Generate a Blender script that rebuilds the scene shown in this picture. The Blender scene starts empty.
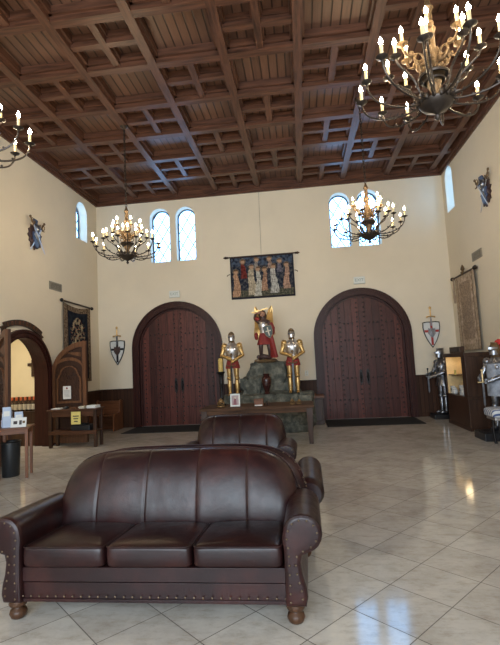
import bpy, math, random
from math import sin, cos, pi, radians as rad
from mathutils import Vector, Matrix, noise
from mathutils.geometry import tessellate_polygon

SC = bpy.context.scene
COL = SC.collection
# ------------------------------------------------------------------ camera
F, YAW, PITCH, ROLL = 449.96, 0.1099, 0.0907, -0.0515
cam_d = bpy.data.cameras.new('camera'); cam = bpy.data.objects.new('camera', cam_d); COL.objects.link(cam)
fw = Vector((-sin(YAW)*cos(PITCH), cos(YAW)*cos(PITCH), sin(PITCH)))
rt = Vector((cos(YAW), sin(YAW), 0)); up = rt.cross(fw)
r2 = cos(ROLL)*rt + sin(ROLL)*up; u2 = -sin(ROLL)*rt + cos(ROLL)*up
M4 = Matrix((r2, u2, -fw)).transposed().to_4x4(); M4.translation = Vector((0, 0, 1.657))
cam.matrix_world = M4
cam_d.sensor_fit = 'VERTICAL'; cam_d.sensor_height = 36; cam_d.lens = F*36/645
cam_d.clip_start = .05
SC.camera = cam
# ------------------------------------------------------------------ world, light, exposure
w = bpy.data.worlds.new('World'); SC.world = w; w.use_nodes = True
w.node_tree.nodes['Background'].inputs[0].default_value = (.55, .75, 1, 1)
w.node_tree.nodes['Background'].inputs[1].default_value = 1.0
PANE = 5.5        # daylight coming through the leaded panes
FLAME = 165.0     # candle bulbs of the chandeliers
def area(name, loc, rot, sx, sy, power, col):
    l = bpy.data.lights.new(name, 'AREA'); l.shape = 'RECTANGLE'; l.size = sx; l.size_y = sy; l.energy = power; l.color = col
    o = bpy.data.objects.new(name, l); COL.objects.link(o); o.location = loc; o.rotation_euler = rot
    return o
area('rear_fill_light', (-.9, -3.85, 2.9), (rad(90), 0, 0), 7.6, 4.2, 930, (.74, .87, 1))  # unseen fill light added behind the camera; the wall there is solid
SC.view_settings.view_transform = 'Standard'; SC.view_settings.look = 'None'
SC.view_settings.exposure = 0.0; SC.view_settings.gamma = 1.0; SC.view_settings.use_curve_mapping = False

# ------------------------------------------------------------------ mesh builder
class MB:
    def __init__(s): s.v = []; s.f = []; s.m = []; s.c = None
    def add(s, vs, fs, mi=0):
        b = len(s.v); s.v += [tuple(p) for p in vs]; s.f += [tuple(i+b for i in f) for f in fs]; s.m += [mi]*len(fs); return s
    def box(s, c, d, mi=0, rot=None):
        hx, hy, hz = d[0]/2, d[1]/2, d[2]/2
        vs = [Vector((x*hx, y*hy, z*hz)) for x in (-1, 1) for y in (-1, 1) for z in (-1, 1)]
        if rot is not None: vs = [rot @ q for q in vs]
        vs = [q + Vector(c) for q in vs]
        return s.add(vs, [(0,1,3,2),(4,6,7,5),(0,4,5,1),(2,3,7,6),(0,2,6,4),(1,5,7,3)], mi)
    def bb(s, a, b, mi=0):
        return s.box([(a[i]+b[i])/2 for i in range(3)], [abs(b[i]-a[i]) for i in range(3)], mi)
    def loft(s, rings, mi=0, caps=True, closed=False):
        n = len(rings[0]); vs = [p for r in rings for p in r]; fs = []
        R = len(rings)
        for i in range(R if closed else R-1):
            j = (i+1) % R
            for k in range(n):
                l = (k+1) % n; fs.append((i*n+k, i*n+l, j*n+l, j*n+k))
        if caps and not closed:
            fs.append(tuple(range(n-1, -1, -1))); fs.append(tuple((R-1)*n+k for k in range(n)))
        return s.add(vs, fs, mi)
    def tube(s, pts, rad_, n=8, mi=0, caps=True, flat=1.0):
        pts = [Vector(p) for p in pts]; rings = []
        if not isinstance(rad_, (list, tuple)): rad_ = [rad_]*len(pts)
        prev = None
        for i, p in enumerate(pts):
            t = (pts[min(i+1, len(pts)-1)]-pts[max(i-1, 0)]).normalized()
            if prev is None:
                a = Vector((0, 0, 1)) if abs(t.z) < .9 else Vector((1, 0, 0))
                nx = t.cross(a).normalized()
            else:
                nx = (prev - t*prev.dot(t)).normalized()
            ny = t.cross(nx); prev = nx
            rings.append([p + nx*(rad_[i]*cos(2*pi*k/n)) + ny*(rad_[i]*flat*sin(2*pi*k/n)) for k in range(n)])
        return s.loft(rings, mi, caps)
    def lathe(s, prof, c=(0,0,0), n=16, mi=0, sx=1, sy=1):
        rings = [[(c[0]+r*sx*cos(2*pi*k/n), c[1]+r*sy*sin(2*pi*k/n), c[2]+z) for k in range(n)] for r, z in prof]
        return s.loft(rings, mi, True)
    def ell(s, c, r, n=14, m=8, mi=0, e1=1.0, e2=1.0, rot=None):
        def pw(x, e): return math.copysign(abs(x)**e, x)
        if not isinstance(r, (list, tuple)): r = (r, r, r)
        rings = []
        for i in range(m+1):
            a = -pi/2 + pi*(i if 0 < i < m else (i+.02 if i == 0 else i-.02))/m
            ring = []
            for k in range(n):
                b = 2*pi*k/n
                q = Vector((r[0]*pw(cos(a), e1)*pw(cos(b), e2), r[1]*pw(cos(a), e1)*pw(sin(b), e2), r[2]*pw(sin(a), e1)))
                if rot is not None: q = rot @ q
                ring.append(q + Vector(c))
            rings.append(ring)
        return s.loft(rings, mi, True)
    def plate(s, loops, y0, y1, mi=0):
        """2-D (x,z) outline with holes, solid between y0 and y1"""
        flat = [p for l in loops for p in l]; N = len(flat)
        tris = tessellate_polygon([[Vector((a, b, 0)) for a, b in l] for l in loops])
        vs = [(a, y0, b) for a, b in flat] + [(a, y1, b) for a, b in flat]
        fs = [tuple(t) for t in tris] + [tuple(i+N for i in reversed(t)) for t in tris]
        o = 0
        for l in loops:
            n = len(l)
            for k in range(n):
                a, b = o+k, o+(k+1) % n; fs.append((a, b, b+N, a+N))
            o += n
        return s.add(vs, fs, mi)
    def torus(s, c, R, r, n=12, m=6, mi=0, rot=None, sx=1):
        rings = []
        for i in range(n):
            a = 2*pi*i/n; ring = []
            for k in range(m):
                b = 2*pi*k/m
                q = Vector(((R+r*cos(b))*cos(a)*sx, (R+r*cos(b))*sin(a), r*sin(b)))
                if rot is not None: q = rot @ q
                ring.append(q+Vector(c))
            rings.append(ring)
        return s.loft(rings, mi, closed=True)
    def xf(s, mat):
        s.v = [tuple(mat @ Vector(p)) for p in s.v]; return s
    def build(s, name, mats, parent=None, smooth=False, bevel=0, sub=0, angle=40, seg=2, fix=True):
        me = bpy.data.meshes.new(name); me.from_pydata(s.v, [], s.f)
        if not isinstance(mats, (list, tuple)): mats = [mats]
        for m in mats: me.materials.append(m)
        me.polygons.foreach_set('material_index', s.m)
        if fix:
            import bmesh
            bm = bmesh.new(); bm.from_mesh(me); bmesh.ops.recalc_face_normals(bm, faces=bm.faces); bm.to_mesh(me); bm.free()
        if smooth:
            me.polygons.foreach_set('use_smooth', [True]*len(me.polygons))
            me.set_sharp_from_angle(angle=rad(angle))
        me.update()
        o = bpy.data.objects.new(name, me); COL.objects.link(o)
        if parent is not None: o.parent = parent
        if bevel:
            b = o.modifiers.new('bevel', 'BEVEL'); b.width = bevel; b.segments = seg; b.limit_method = 'ANGLE'; b.angle_limit = rad(35)
        if sub:
            b = o.modifiers.new('sub', 'SUBSURF'); b.levels = sub; b.render_levels = sub
        return o

def thing(name, label, cat, loc=(0,0,0), rz=0, group=None, scale=1):
    o = bpy.data.objects.new(name, None); COL.objects.link(o); o.empty_display_size = .1
    o.location = loc; o.rotation_euler = (0, 0, rz); o.scale = (scale,)*3
    return tag(o, label, cat, group)
def tag(o, label, cat, group=None):
    o['label'] = label; o['category'] = cat
    if group: o['group'] = group
    return o
def struct(o, label=None, cat=None):
    o['kind'] = 'structure'
    if label: o['label'] = label
    if cat: o['category'] = cat
    return o
def kids(o): return [c for c in bpy.data.objects if c.parent == o]
def copy_tree(o, kmap, parent=None):
    c = o.copy(); COL.objects.link(c)
    if parent is not None: c.parent = parent
    for ch in kmap.get(o.name, []): copy_tree(ch, kmap, c)
    return c
def kid_map():
    d = {}
    for o in bpy.data.objects:
        if o.parent: d.setdefault(o.parent.name, []).append(o)
    return d

# ------------------------------------------------------------------ materials
class NT:
    def __init__(s, name):
        s.m = bpy.data.materials.new(name); s.m.use_nodes = True; s.t = s.m.node_tree; s.b = s.t.nodes['Principled BSDF']
    def n(s, typ, **kw):
        x = s.t.nodes.new(typ)
        for k, v in kw.items():
            if k.startswith('_'): setattr(x, k[1:], v)
            else:
                x.inputs[k.replace('__', ' ')].default_value = v
        return x
    def l(s, a, b): s.t.links.new(a, b)
    def math(s, op, a, b=None, c=None):
        x = s.t.nodes.new('ShaderNodeMath'); x.operation = op
        for i, q in enumerate((a, b, c)):
            if q is None: continue
            if isinstance(q, (int, float)): x.inputs[i].default_value = q
            else: s.l(q, x.inputs[i])
        return x.outputs[0]
    def mix(s, fac, a, b, typ='MIX'):
        x = s.t.nodes.new('ShaderNodeMix'); x.data_type = 'RGBA'; x.blend_type = typ
        for i, q in ((0, fac), (6, a), (7, b)):
            if isinstance(q, (int, float)): x.inputs[i].default_value = q
            elif isinstance(q, tuple): x.inputs[i].default_value = (*q[:3], 1)
            else: s.l(q, x.inputs[i])
        return x.outputs[2]
    def ramp(s, fac, stops):
        x = s.t.nodes.new('ShaderNodeValToRGB'); e = x.color_ramp.elements
        e[0].position, e[0].color = stops[0][0], (*stops[0][1], 1); e[1].position, e[1].color = stops[-1][0], (*stops[-1][1], 1)
        for p, c in stops[1:-1]:
            q = e.new(p); q.color = (*c, 1)
        s.l(fac, x.inputs[0]); return x.outputs[0]
    def set(s, **kw):
        for k, v in kw.items():
            s.b.inputs[k.replace('__', ' ')].default_value = v
    def coords(s): return s.n('ShaderNodeTexCoord').outputs['Object']
    def noise(s, vec, scale, detail=4, rough=.6, stretch=None):
        if stretch:
            mp = s.n('ShaderNodeMapping'); mp.inputs['Scale'].default_value = stretch; s.l(vec, mp.inputs[0]); vec = mp.outputs[0]
        x = s.n('ShaderNodeTexNoise', Scale=scale, Detail=detail, Roughness=rough); s.l(vec, x.inputs['Vector']); return x.outputs[0]
    def bump(s, h, strength=.3, dist=.01):
        x = s.n('ShaderNodeBump', Strength=strength, Distance=dist); s.l(h, x.inputs['Height']); s.l(x.outputs[0], s.b.inputs['Normal'])

def dim(c, k): return tuple(q*k for q in c)
def plain(name, c, rough=.5, metal=0, var=.18, scale=14, bump=.0, spec=.5, coat=0):
    t = NT(name); v = t.coords(); nz = t.noise(v, scale)
    t.l(t.ramp(nz, [(.25, dim(c, 1-var)), (.75, dim(c, 1+var))]), t.b.inputs['Base Color'])
    t.set(Roughness=rough, Metallic=metal, Specular__IOR__Level=spec, Coat__Weight=coat)
    if bump: t.bump(nz, bump, .01)
    return t.m
def wood(name, c, rough=.4, axis=2, scale=9, var=.45, spec=.3):
    t = NT(name); v = t.coords(); st = [1, 1, 1]; st[axis] = .08
    nz = t.noise(v, scale*2.5, 5, .65, st)
    t.l(t.ramp(nz, [(.28, dim(c, 1-var)), (.5, c), (.74, dim(c, 1+var))]), t.b.inputs['Base Color'])
    t.set(Roughness=rough, Specular__IOR__Level=spec); t.bump(nz, .12, .006); return t.m
def planks(name, c, width, across=0, along=1, rough=.4, var=.35, groove=.06, off=0, spec=.5):
    """boards side by side on one axis with grooves between them"""
    t = NT(name); v = t.coords(); sp = t.n('ShaderNodeSeparateXYZ'); t.l(v, sp.inputs[0])
    q = t.math('DIVIDE', t.math('ADD', sp.outputs[across], off+100), width)
    idx = t.math('FLOOR', q); fr = t.math('FRACT', q)
    wn = t.n('ShaderNodeTexWhiteNoise', _noise_dimensions='1D'); t.l(idx, wn.inputs['W'])
    st = [1, 1, 1]; st[along] = .07
    cb = t.n('ShaderNodeCombineXYZ'); t.l(t.math('MULTIPLY', wn.outputs[0], 7), cb.inputs[along])
    va = t.n('ShaderNodeVectorMath', _operation='ADD'); t.l(v, va.inputs[0]); t.l(cb.outputs[0], va.inputs[1])
    nz = t.noise(va.outputs[0], 26, 5, .65, st)
    col = t.ramp(nz, [(.25, dim(c, 1-var)), (.5, c), (.78, dim(c, 1+var))])
    shade = t.math('ADD', t.math('MULTIPLY', wn.outputs[0], var*1.6), 1-var*.8)
    vm = t.n('ShaderNodeVectorMath', _operation='SCALE'); t.l(col, vm.inputs[0]); t.l(shade, vm.inputs['Scale'])
    d = t.math('MINIMUM', fr, t.math('SUBTRACT', 1, fr)); g = t.math('GREATER_THAN', d, groove)
    t.l(t.mix(g, dim(c, .25), vm.outputs[0]), t.b.inputs['Base Color'])
    h = t.math('ADD', t.math('MINIMUM', t.math('DIVIDE', d, groove), 1), t.math('MULTIPLY', nz, .12))
    t.set(Roughness=rough, Specular__IOR__Level=spec); t.bump(h, .5, .006); return t.m
def emit(name, c, strength):
    t = NT(name); t.set(Base__Color=(*c, 1), Emission__Color=(*c, 1), Emission__Strength=strength, Roughness=.3); return t.m

M = {}
def leather():
    t = NT('burgundy leather'); v = t.coords()
    big = t.noise(v, 3.2, 5, .65); fine = t.noise(v, 95, 3, .6); crk = t.noise(v, 10, 6, .7)
    t.l(t.ramp(big, [(.3, (.0105, .0042, .0045)), (.5, (.021, .0064, .0064)), (.76, (.052, .0145, .0115))]), t.b.inputs['Base Color'])
    t.l(t.math('ADD', t.math('MULTIPLY', crk, .34), .17), t.b.inputs['Roughness'])
    t.set(Specular__IOR__Level=.40)
    t.bump(t.math('ADD', t.math('MULTIPLY', fine, .25), crk), .16, .012); return t.m
M['leather'] = leather()
M['stud'] = plain('aged brass nails', (.19, .14, .095), .4, 1)
M['bun'] = wood('dark turned foot', (.07, .032, .016), .35)
M['plaster'] = plain('cream plaster', (.76, .675, .535), .75, var=.035, scale=1.3, bump=.05, spec=.25)
M['beam'] = wood('stained ceiling beams', (.095, .040, .023), .40, 1, 8, .7, .4)
M['beamx'] = wood('stained cross beams', (.095, .040, .023), .40, 0, 8, .7, .4)
M['ceil'] = planks('ceiling boards', (.145, .074, .048), .150, 0, 1, .36, .24, .085, 5.87)
M['wain'] = planks('brown wainscot boards', (.052, .023, .013), .105, 0, 2, .5, .28, .05, 0, .16)
M['wainy'] = planks('brown wainscot boards side', (.052, .023, .013), .105, 1, 2, .5, .28, .05, 0, .16)
M['door'] = planks('burgundy door boards', (.078, .022, .016), .19, 0, 2, .40, .6, .026, 0, .26)
M['doorfr'] = wood('dark red door frame', (.040, .011, .008), .4, spec=.22)
M['iron'] = plain('black iron', (.018, .016, .016), .42, .6)
M['bronze'] = plain('dark bronze', (.060, .047, .039), .34, .7, scale=30)
M['gold'] = plain('old gold', (.17, .108, .055), .48, .5, .4, 22)
M['goldleaf'] = plain('gilt plate', (.66, .43, .17), .40, .85, .25, 10)
M['silver'] = plain('polished steel', (.60, .57, .55), .36, .9, .25, 8)
M['steel'] = plain('dull armour steel', (.29, .30, .33), .30, .92, .4, 9)
M['wax'] = plain('ivory candle', (.80, .66, .38), .5, 0, .05)
M['flame'] = emit('glowing candle bulb', (1, .80, .52), FLAME)
M['pane'] = emit('daylit leaded glass', (.27, .56, 1), PANE)
M['lead'] = plain('lead cames', (.05, .06, .07), .5, .3)
M['winfr'] = plain('blue grey window frame', (.06, .085, .12), .5)
M['white'] = plain('white plastic', (.72, .74, .70), .45, 0, .03)
M['faint'] = plain('faded green letters', (.28, .36, .32), .6)
M['ventm'] = plain('grey vent metal', (.30, .27, .22), .5, .3)
M['mat'] = plain('black door mat', (.014, .013, .013), .9, 0, .3, 60, .3)
M['red'] = plain('crimson cloth', (.24, .022, .018), .65, 0, .3, 20)
M['redp'] = plain('bright red plume', (.55, .03, .03), .7, 0, .3, 40)
M['blackp'] = plain('black enamel', (.012, .012, .014), .35)
M['whitep'] = plain('chalk white enamel', (.66, .67, .66), .4, 0, .06)
M['crossred'] = plain('red enamel', (.42, .035, .028), .4)
M['blue'] = plain('slate blue enamel', (.06, .09, .17), .4)
M['green'] = plain('deep green enamel', (.010, .028, .018), .4)
M['brownen'] = plain('brown mantling', (.06, .03, .026), .5, 0, .6, 30)
M['tablewood'] = wood('reddish table wood', (.16, .062, .028), .38, 0)
M['tablewoodz'] = wood('reddish leg wood', (.16, .062, .028), .38, 2)
M['darkwood'] = wood('dark oak', (.045, .022, .013), .4, 0)
M['darkwoodz'] = wood('dark oak upright', (.05, .024, .014), .4, 2)
M['leafwood'] = wood('carved oak leaf', (.15, .066, .032), .42, 2)
M['leafdark'] = wood('carved oak recess', (.050, .021, .012), .5, 2, 25)
M['altar'] = wood('weathered altar plank', (.085, .042, .022), .6, 0, 9, .7, .2)
M['paper'] = plain('white paper', (.75, .75, .72), .8, 0, .03)
M['bluepaper'] = plain('pale blue paper', (.48, .56, .70), .7, 0, .08)
M['yellowp'] = plain('yellow card', (.80, .68, .22), .8, 0, .04)
M['ink'] = plain('dark ink', (.06, .05, .05), .8)
M['bin'] = plain('black plastic', (.012, .014, .016), .45)
M['skin'] = plain('painted flesh', (.50, .27, .17), .5, 0, .1)
M['hair'] = plain('painted brown hair', (.055, .022, .012), .5)
M['orange'] = plain('orange bottle cap', (.55, .12, .03), .5)
M['cream'] = plain('cream label', (.62, .56, .44), .6)
M['bottle'] = plain('dark bottle glass', (.05, .03, .02), .2)
M['skull'] = plain('antique gilt ornament', (.26, .16, .07), .4, .6, .4, 40)

def floor_mat():
    t = NT('polished travertine tiles'); v = t.coords()
    mp = t.n('ShaderNodeMapping', _vector_type='TEXTURE'); mp.inputs['Rotation'].default_value = (0, 0, rad(-42)); mp.inputs['Location'].default_value = (.54, 3.53, 0)
    t.l(v, mp.inputs[0])
    def brick(c1, c2, mo):
        b = t.n('ShaderNodeTexBrick', _offset=0.0, _squash=1.0)
        b.inputs['Color1'].default_value = (*c1, 1); b.inputs['Color2'].default_value = (*c2, 1); b.inputs['Mortar'].default_value = (*mo, 1)
        b.inputs['Scale'].default_value = 1; b.inputs['Mortar Size'].default_value = .0035; b.inputs['Mortar Smooth'].default_value = .1
        b.inputs['Brick Width'].default_value = .456; b.inputs['Row Height'].default_value = .456
        t.l(mp.outputs[0], b.inputs['Vector']); return b
    b = brick((.53, .485, .43), (.63, .585, .52), (.13, .11, .09))
    cl = t.noise(v, 2.6, 8, .68); vein = t.noise(v, 7, 8, .75, (1, 2.2, 1))
    m1 = t.ramp(cl, [(.32, (.80, .78, .75)), (.52, (1, 1, 1)), (.74, (1.12, 1.11, 1.08))])
    m2 = t.ramp(vein, [(.36, (.82, .79, .75)), (.50, (1, 1, 1)), (.7, (1.06, 1.06, 1.04))])
    c = t.mix(1.0, b.outputs[0], m1, 'MULTIPLY'); c = t.mix(.9, c, m2, 'MULTIPLY'); t.l(c, t.b.inputs['Base Color'])
    t.l(t.math('ADD', t.math('MULTIPLY', vein, .12), t.math('ADD', .035, t.math('MULTIPLY', b.outputs['Fac'], .5))), t.b.inputs['Roughness'])
    t.set(Specular__IOR__Level=.6)
    t.bump(t.math('SUBTRACT', t.math('MULTIPLY', cl, .10), b.outputs['Fac']), .12, .003); return t.m
M['floor'] = floor_mat()
def stone():
    t = NT('grey green rock'); v = t.coords(); a = t.noise(v, 5, 8, .7); b = t.noise(v, 24, 6, .7)
    t.l(t.ramp(a, [(.32, (.030, .033, .028)), (.5, (.095, .098, .08)), (.72, (.30, .285, .225))]), t.b.inputs['Base Color'])
    t.set(Roughness=.85); t.bump(t.math('ADD', a, b), .6, .03); return t.m
M['rock'] = stone()
def woven():
    t = NT('woven tapestry'); a = t.n('ShaderNodeAttribute', _attribute_name='weave'); v = t.coords(); nz = t.noise(v, 240, 2)
    t.l(a.outputs['Color'], t.b.inputs['Base Color']); t.set(Roughness=.95, Specular__IOR__Level=.1); t.bump(nz, .3, .004); return t.m
M['woven'] = woven()
def stripes():
    t = NT('blue and white ticking'); v = t.coords(); sp = t.n('ShaderNodeSeparateXYZ'); t.l(v, sp.inputs[0])
    fr = t.math('FRACT', t.math('DIVIDE', t.math('ADD', t.math('ADD', sp.outputs[1], t.math('MULTIPLY', sp.outputs[2], .9)), 10.03), .07))
    t.l(t.mix(t.math('GREATER_THAN', fr, .62), (.62, .64, .66), (.06, .10, .24)), t.b.inputs['Base Color']); t.set(Roughness=.7); return t.m
M['ticking'] = stripes()

# ------------------------------------------------------------------ the room
XL, XR, YB, YF, HC = -5.936, 4.183, 12.739, -4.0, 6.756
S = 1.165
T = .34
def arch(cx, hw, z0, zs, n=20):
    return [(cx-hw, z0), (cx+hw, z0)] + [(cx+hw*cos(pi*i/n), zs+hw*sin(pi*i/n)) for i in range(n+1)]
def rect(a, b, c, d): return [(a, b), (c, b), (c, d), (a, d)]
fl = MB(); fl.bb((XL-3.6, YF-T, -.12), (XR+T, YB+T, 0)); struct(fl.build('floor', M['floor']))

DOORS = [(-3.565, 1.165, 2.235), (1.70, 1.16, 2.27)]
WB = [(-3.965, .30, 4.78), (-3.185, .288, 4.78), (1.325, .292, 4.815), (2.125, .305, 4.80)]
WZS = 6.105
holes = [arch(cx, hw, .0, zs) for cx, hw, zs in DOORS] + [arch(cx, hw, z0, WZS) for cx, hw, z0 in WB]
outer = rect(XL-T, -.05, XR+T, HC+.3)
# door holes reach the floor edge: cut them into the outline instead of making islands touch
out = [(XL-T, 0)]
for cx, hw, zs in DOORS:
    out += [(cx-hw, 0)] + [(cx-hw*cos(pi*i/24), zs+hw*sin(pi*i/24)) for i in range(25)] + [(cx+hw, 0)]
out += [(XR+T, 0), (XR+T, HC+.3), (XL-T, HC+.3)]
wb = MB(); wb.plate([out] + holes[2:], YB, YB+T); struct(wb.build('wall_back', M['plaster']))
WSL = (11.81, .31, 5.35); WSR = (12.20, .28, 5.45)
DL = (9.07, .88, 1.58)
def side(name, X0, X1, win, zs, door=None):
    o = [(YF, 0)]
    if door:
        cx, hw, zz = door
        o += [(cx-hw, 0)] + [(cx-hw*cos(pi*i/24), zz+hw*sin(pi*i/24)) for i in range(25)] + [(cx+hw, 0)]
    o += [(YB, 0), (YB, HC+.3), (YF, HC+.3)]
    m = MB(); m.plate([o, arch(win[0], win[1], win[2], zs)], X0, X1)
    m.v = [(y, x, z) for x, y, z in m.v]
    return struct(m.build(name, M['plaster']))
side('wall_left', XL-T, XL, WSL, 6.13, (DL[0], DL[1]+.15, DL[2]))
side('wall_right', XR, XR+T, WSR, 6.35)
m = MB(); m.bb((XL-T, YF-T, 0), (XR+T, YF, HC+.3)); struct(m.build('wall_front', M['plaster']))

# ceiling: boards, beams, coffers
CELL = 1.219; CY = 1.146; X0 = -5.854
m = MB(); m.bb((XL-T, YF-T, HC+.21), (XR+T, YB+T, HC+.35)); ceil = struct(m.build('ceiling', M['ceil']))
NR = 14
bl = MB(); bx_ = MB()
def long_beam(x, y0, y1, wdt, z0): bl.bb((x-wdt/2, y0, z0), (x+wdt/2, y1, HC+.22))
def cross_beam(y, x0, x1, wdt, z0): bx_.bb((x0, y-wdt/2, z0), (x1, y+wdt/2, HC+.22))
for i in range(0, 9):
    x = X0+i*CELL
    long_beam(x, YF, YB, .145, HC-.005)
    if 0 < i < 9: long_beam(x, YF, YB, .235, HC+.085)
for j in range(NR+1):
    y = YB-j*CY
    cross_beam(y, XL, XR, .145, HC)
    cross_beam(y, XL, XR, .245, HC+.085)
for i in range(8):
    for j in range(NR):
        if (i+j) % 2:
            cx, cy = X0+(i+.5)*CELL, YB-(j+.5)*CY
            h = CELL/2-.07; hy = CY/2-.07
            long_beam(cx, cy-hy, cy+hy, .115, HC+.025); cross_beam(cy, cx-h, cx+h, .115, HC+.03)
            long_beam(cx, cy-hy, cy+hy, .185, HC+.11); cross_beam(cy, cx-h, cx+h, .185, HC+.112)
o = bl.build('lengthwise_beam', M['beam'], ceil); o = bx_.build('cross_beam', M['beamx'], ceil)
# crown along the walls
m = MB()
for k, (dd, zz0, zz1) in enumerate(((.05, HC-.13, HC+.21), (.10, HC-.06, HC+.21))):
    m.bb((XL, YB-dd, zz0), (XR, YB, zz1)); m.bb((XL, YF, zz0), (XL+dd, YB, zz1)); m.bb((XR-dd, YF, zz0), (XR, YB, zz1))
struct(m.build('trim_1', M['beamx']))
# wainscot
WH = 1.115
def wains(name, spans, mat):
    m = MB()
    for a, b in spans:
        m.bb((a, YB-.03, 0), (b, YB, WH-.06)); m.bb((a, YB-.055, WH-.06), (b, YB, WH)); m.bb((a, YB-.045, 0), (b, YB, .11))
    return struct(m.build(name, mat, bevel=.006))
wains('trim_2', [(XL, -4.90), (-2.23, .385), (3.015, XR)], M['wain'])
m = MB()
for X, s, spans in ((XL, 1, [(YF, 8.0), (10.14, YB-.06)]), (XR, -1, [(YF, YB-.06)])):
    for a, b in spans:
        m.bb((X, a, 0), (X+s*.03, b, WH-.06)); m.bb((X, a, WH-.06), (X+s*.055, b, WH)); m.bb((X, a, 0), (X+s*.045, b, .11))
struct(m.build('trim_3', M['wainy'], bevel=.006))

# windows
def window(idx, cx, hw, z0, zs, place):
    """built facing -y with the wall face at y=0; place is the world matrix"""
    fr = MB(); d = .235
    inn = arch(cx, hw-.035, z0+.03, zs); ou = arch(cx, hw, z0, zs)
    fr.plate([ou, inn], d, d+.07)
    f = fr.build(f'window_{idx}', M['winfr']); struct(f)
    g = MB(); g.plate([arch(cx, hw-.03, z0+.025, zs)], d+.035, d+.045); gp = g.build('pane', M['pane'], f)
    ld = MB()
    def inside(x, z):
        if abs(x-cx) > hw-.03 or z < z0+.03: return False
        return z < zs or (x-cx)**2+(z-zs)**2 < (hw-.03)**2
    L = .30
    for s in (1, -1):
        k = -8
        while k < 16:
            seg = []
            for q in range(0, 401):
                z = z0+q*.005; x = cx + s*((z-z0)*.62) + (k+.5)*.32
                if inside(x, z): seg.append((x, z))
            if len(seg) > 3:
                ld.tube([(seg[0][0], d+.03, seg[0][1]), (seg[-1][0], d+.03, seg[-1][1])], .0115, 6)
            k += 1
    ld.build('leading', M['lead'], f)
    f.matrix_world = place
    return f
for i, (cx, hw, z0) in enumerate(WB):
    window(i+1, cx, hw, z0, WZS, Matrix.Translation((0, YB, 0)))
window(5, WSL[0], WSL[1], WSL[2], 6.13, Matrix.Translation((XL, 0, 0)) @ Matrix.Rotation(rad(90), 4, 'Z'))
window(6, -WSR[0], WSR[1], WSR[2], 6.35, Matrix.Translation((XR, 0, 0)) @ Matrix.Rotation(rad(-90), 4, 'Z'))

# great arched doors in the back wall
def ring(cx, ro, ri, zs, z0=0, n=28):
    """inverted-U outline between two radii"""
    p = [(cx-ro, z0)] + [(cx-ro*cos(pi*i/n), zs+ro*sin(pi*i/n)) for i in range(n+1)] + [(cx+ro, z0), (cx+ri, z0)]
    p += [(cx+ri*cos(pi*i/n), zs+ri*sin(pi*i/n)) for i in range(n+1)] + [(cx-ri, z0)]
    return p
def great_door(idx, cx, hw, zs):
    f = MB()
    f.plate([ring(cx, hw+.165, hw-.02, zs)], -.05, .14); f.plate([ring(cx, hw+.17, hw+.115, zs)], -.075, 0.0); f.plate([ring(cx, hw+.07, hw+.02, zs)], -.065, 0.0)
    f.plate([ring(cx, hw, hw-.07, zs)], .06, .14)
    fo = struct(f.build(f'door_{idx}', M['doorfr'], smooth=True, angle=30))
    for s in (-1, 1):
        r = hw-.03; g = .0015; n = 16
        pts = [(cx+s*g, .004), (cx+s*r, .004)] + [(cx+s*r*cos(pi/2*i/n), zs+r*sin(pi/2*i/n)) for i in range(n)] + [(cx+s*g, zs+r)]
        m = MB(); m.plate([pts], .10, .17)
        if s > 0: m.bb((cx-.022, .085, .01), (cx+.022, .101, zs+r-.02))
        def ok(x, z): return z < zs or (x-cx)**2+(z-zs)**2 < (r-.05)**2
        def studat(x, z, q=.018):
            if ok(x, z): m.ell((x, .098, z), (q*1.25, q*.8, q*1.25), 6, 4, 1)
        for u in (.10, .58, 1.0):                 # upright rows of clavos
            z = .12
            while z < zs+r: studat(cx+s*u, z); z += .134
        for z in (.5, 1.1, 1.65, 2.15, 2.62):
            for u in (.23, .35, .46, .70, .84): studat(cx+s*u, z+.01)
        lf = m.build('door_leaf', [M['door'], M['blackp']], fo)
        h = MB(); hx = cx+s*.095
        h.plate([[(hx-.035, .95), (hx+.035, .95), (hx+.045, 1.13), (hx+.035, 1.31), (hx, 1.36), (hx-.035, 1.31), (hx-.045, 1.13)]], .085, .10)
        h.tube([(hx, .10, 1.0), (hx, .05, 1.03), (hx, .03, 1.13), (hx, .05, 1.22), (hx, .10, 1.26)], .014, 8)
        h.ell((hx, .085, 1.13), (.035, .02, .055))
        h.build('handle', M['iron'], lf, smooth=True)
    fo.location = (0, YB, 0)
for i, (cx, hw, zs) in enumerate(DOORS): great_door(i+1, cx, hw, zs)

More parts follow.
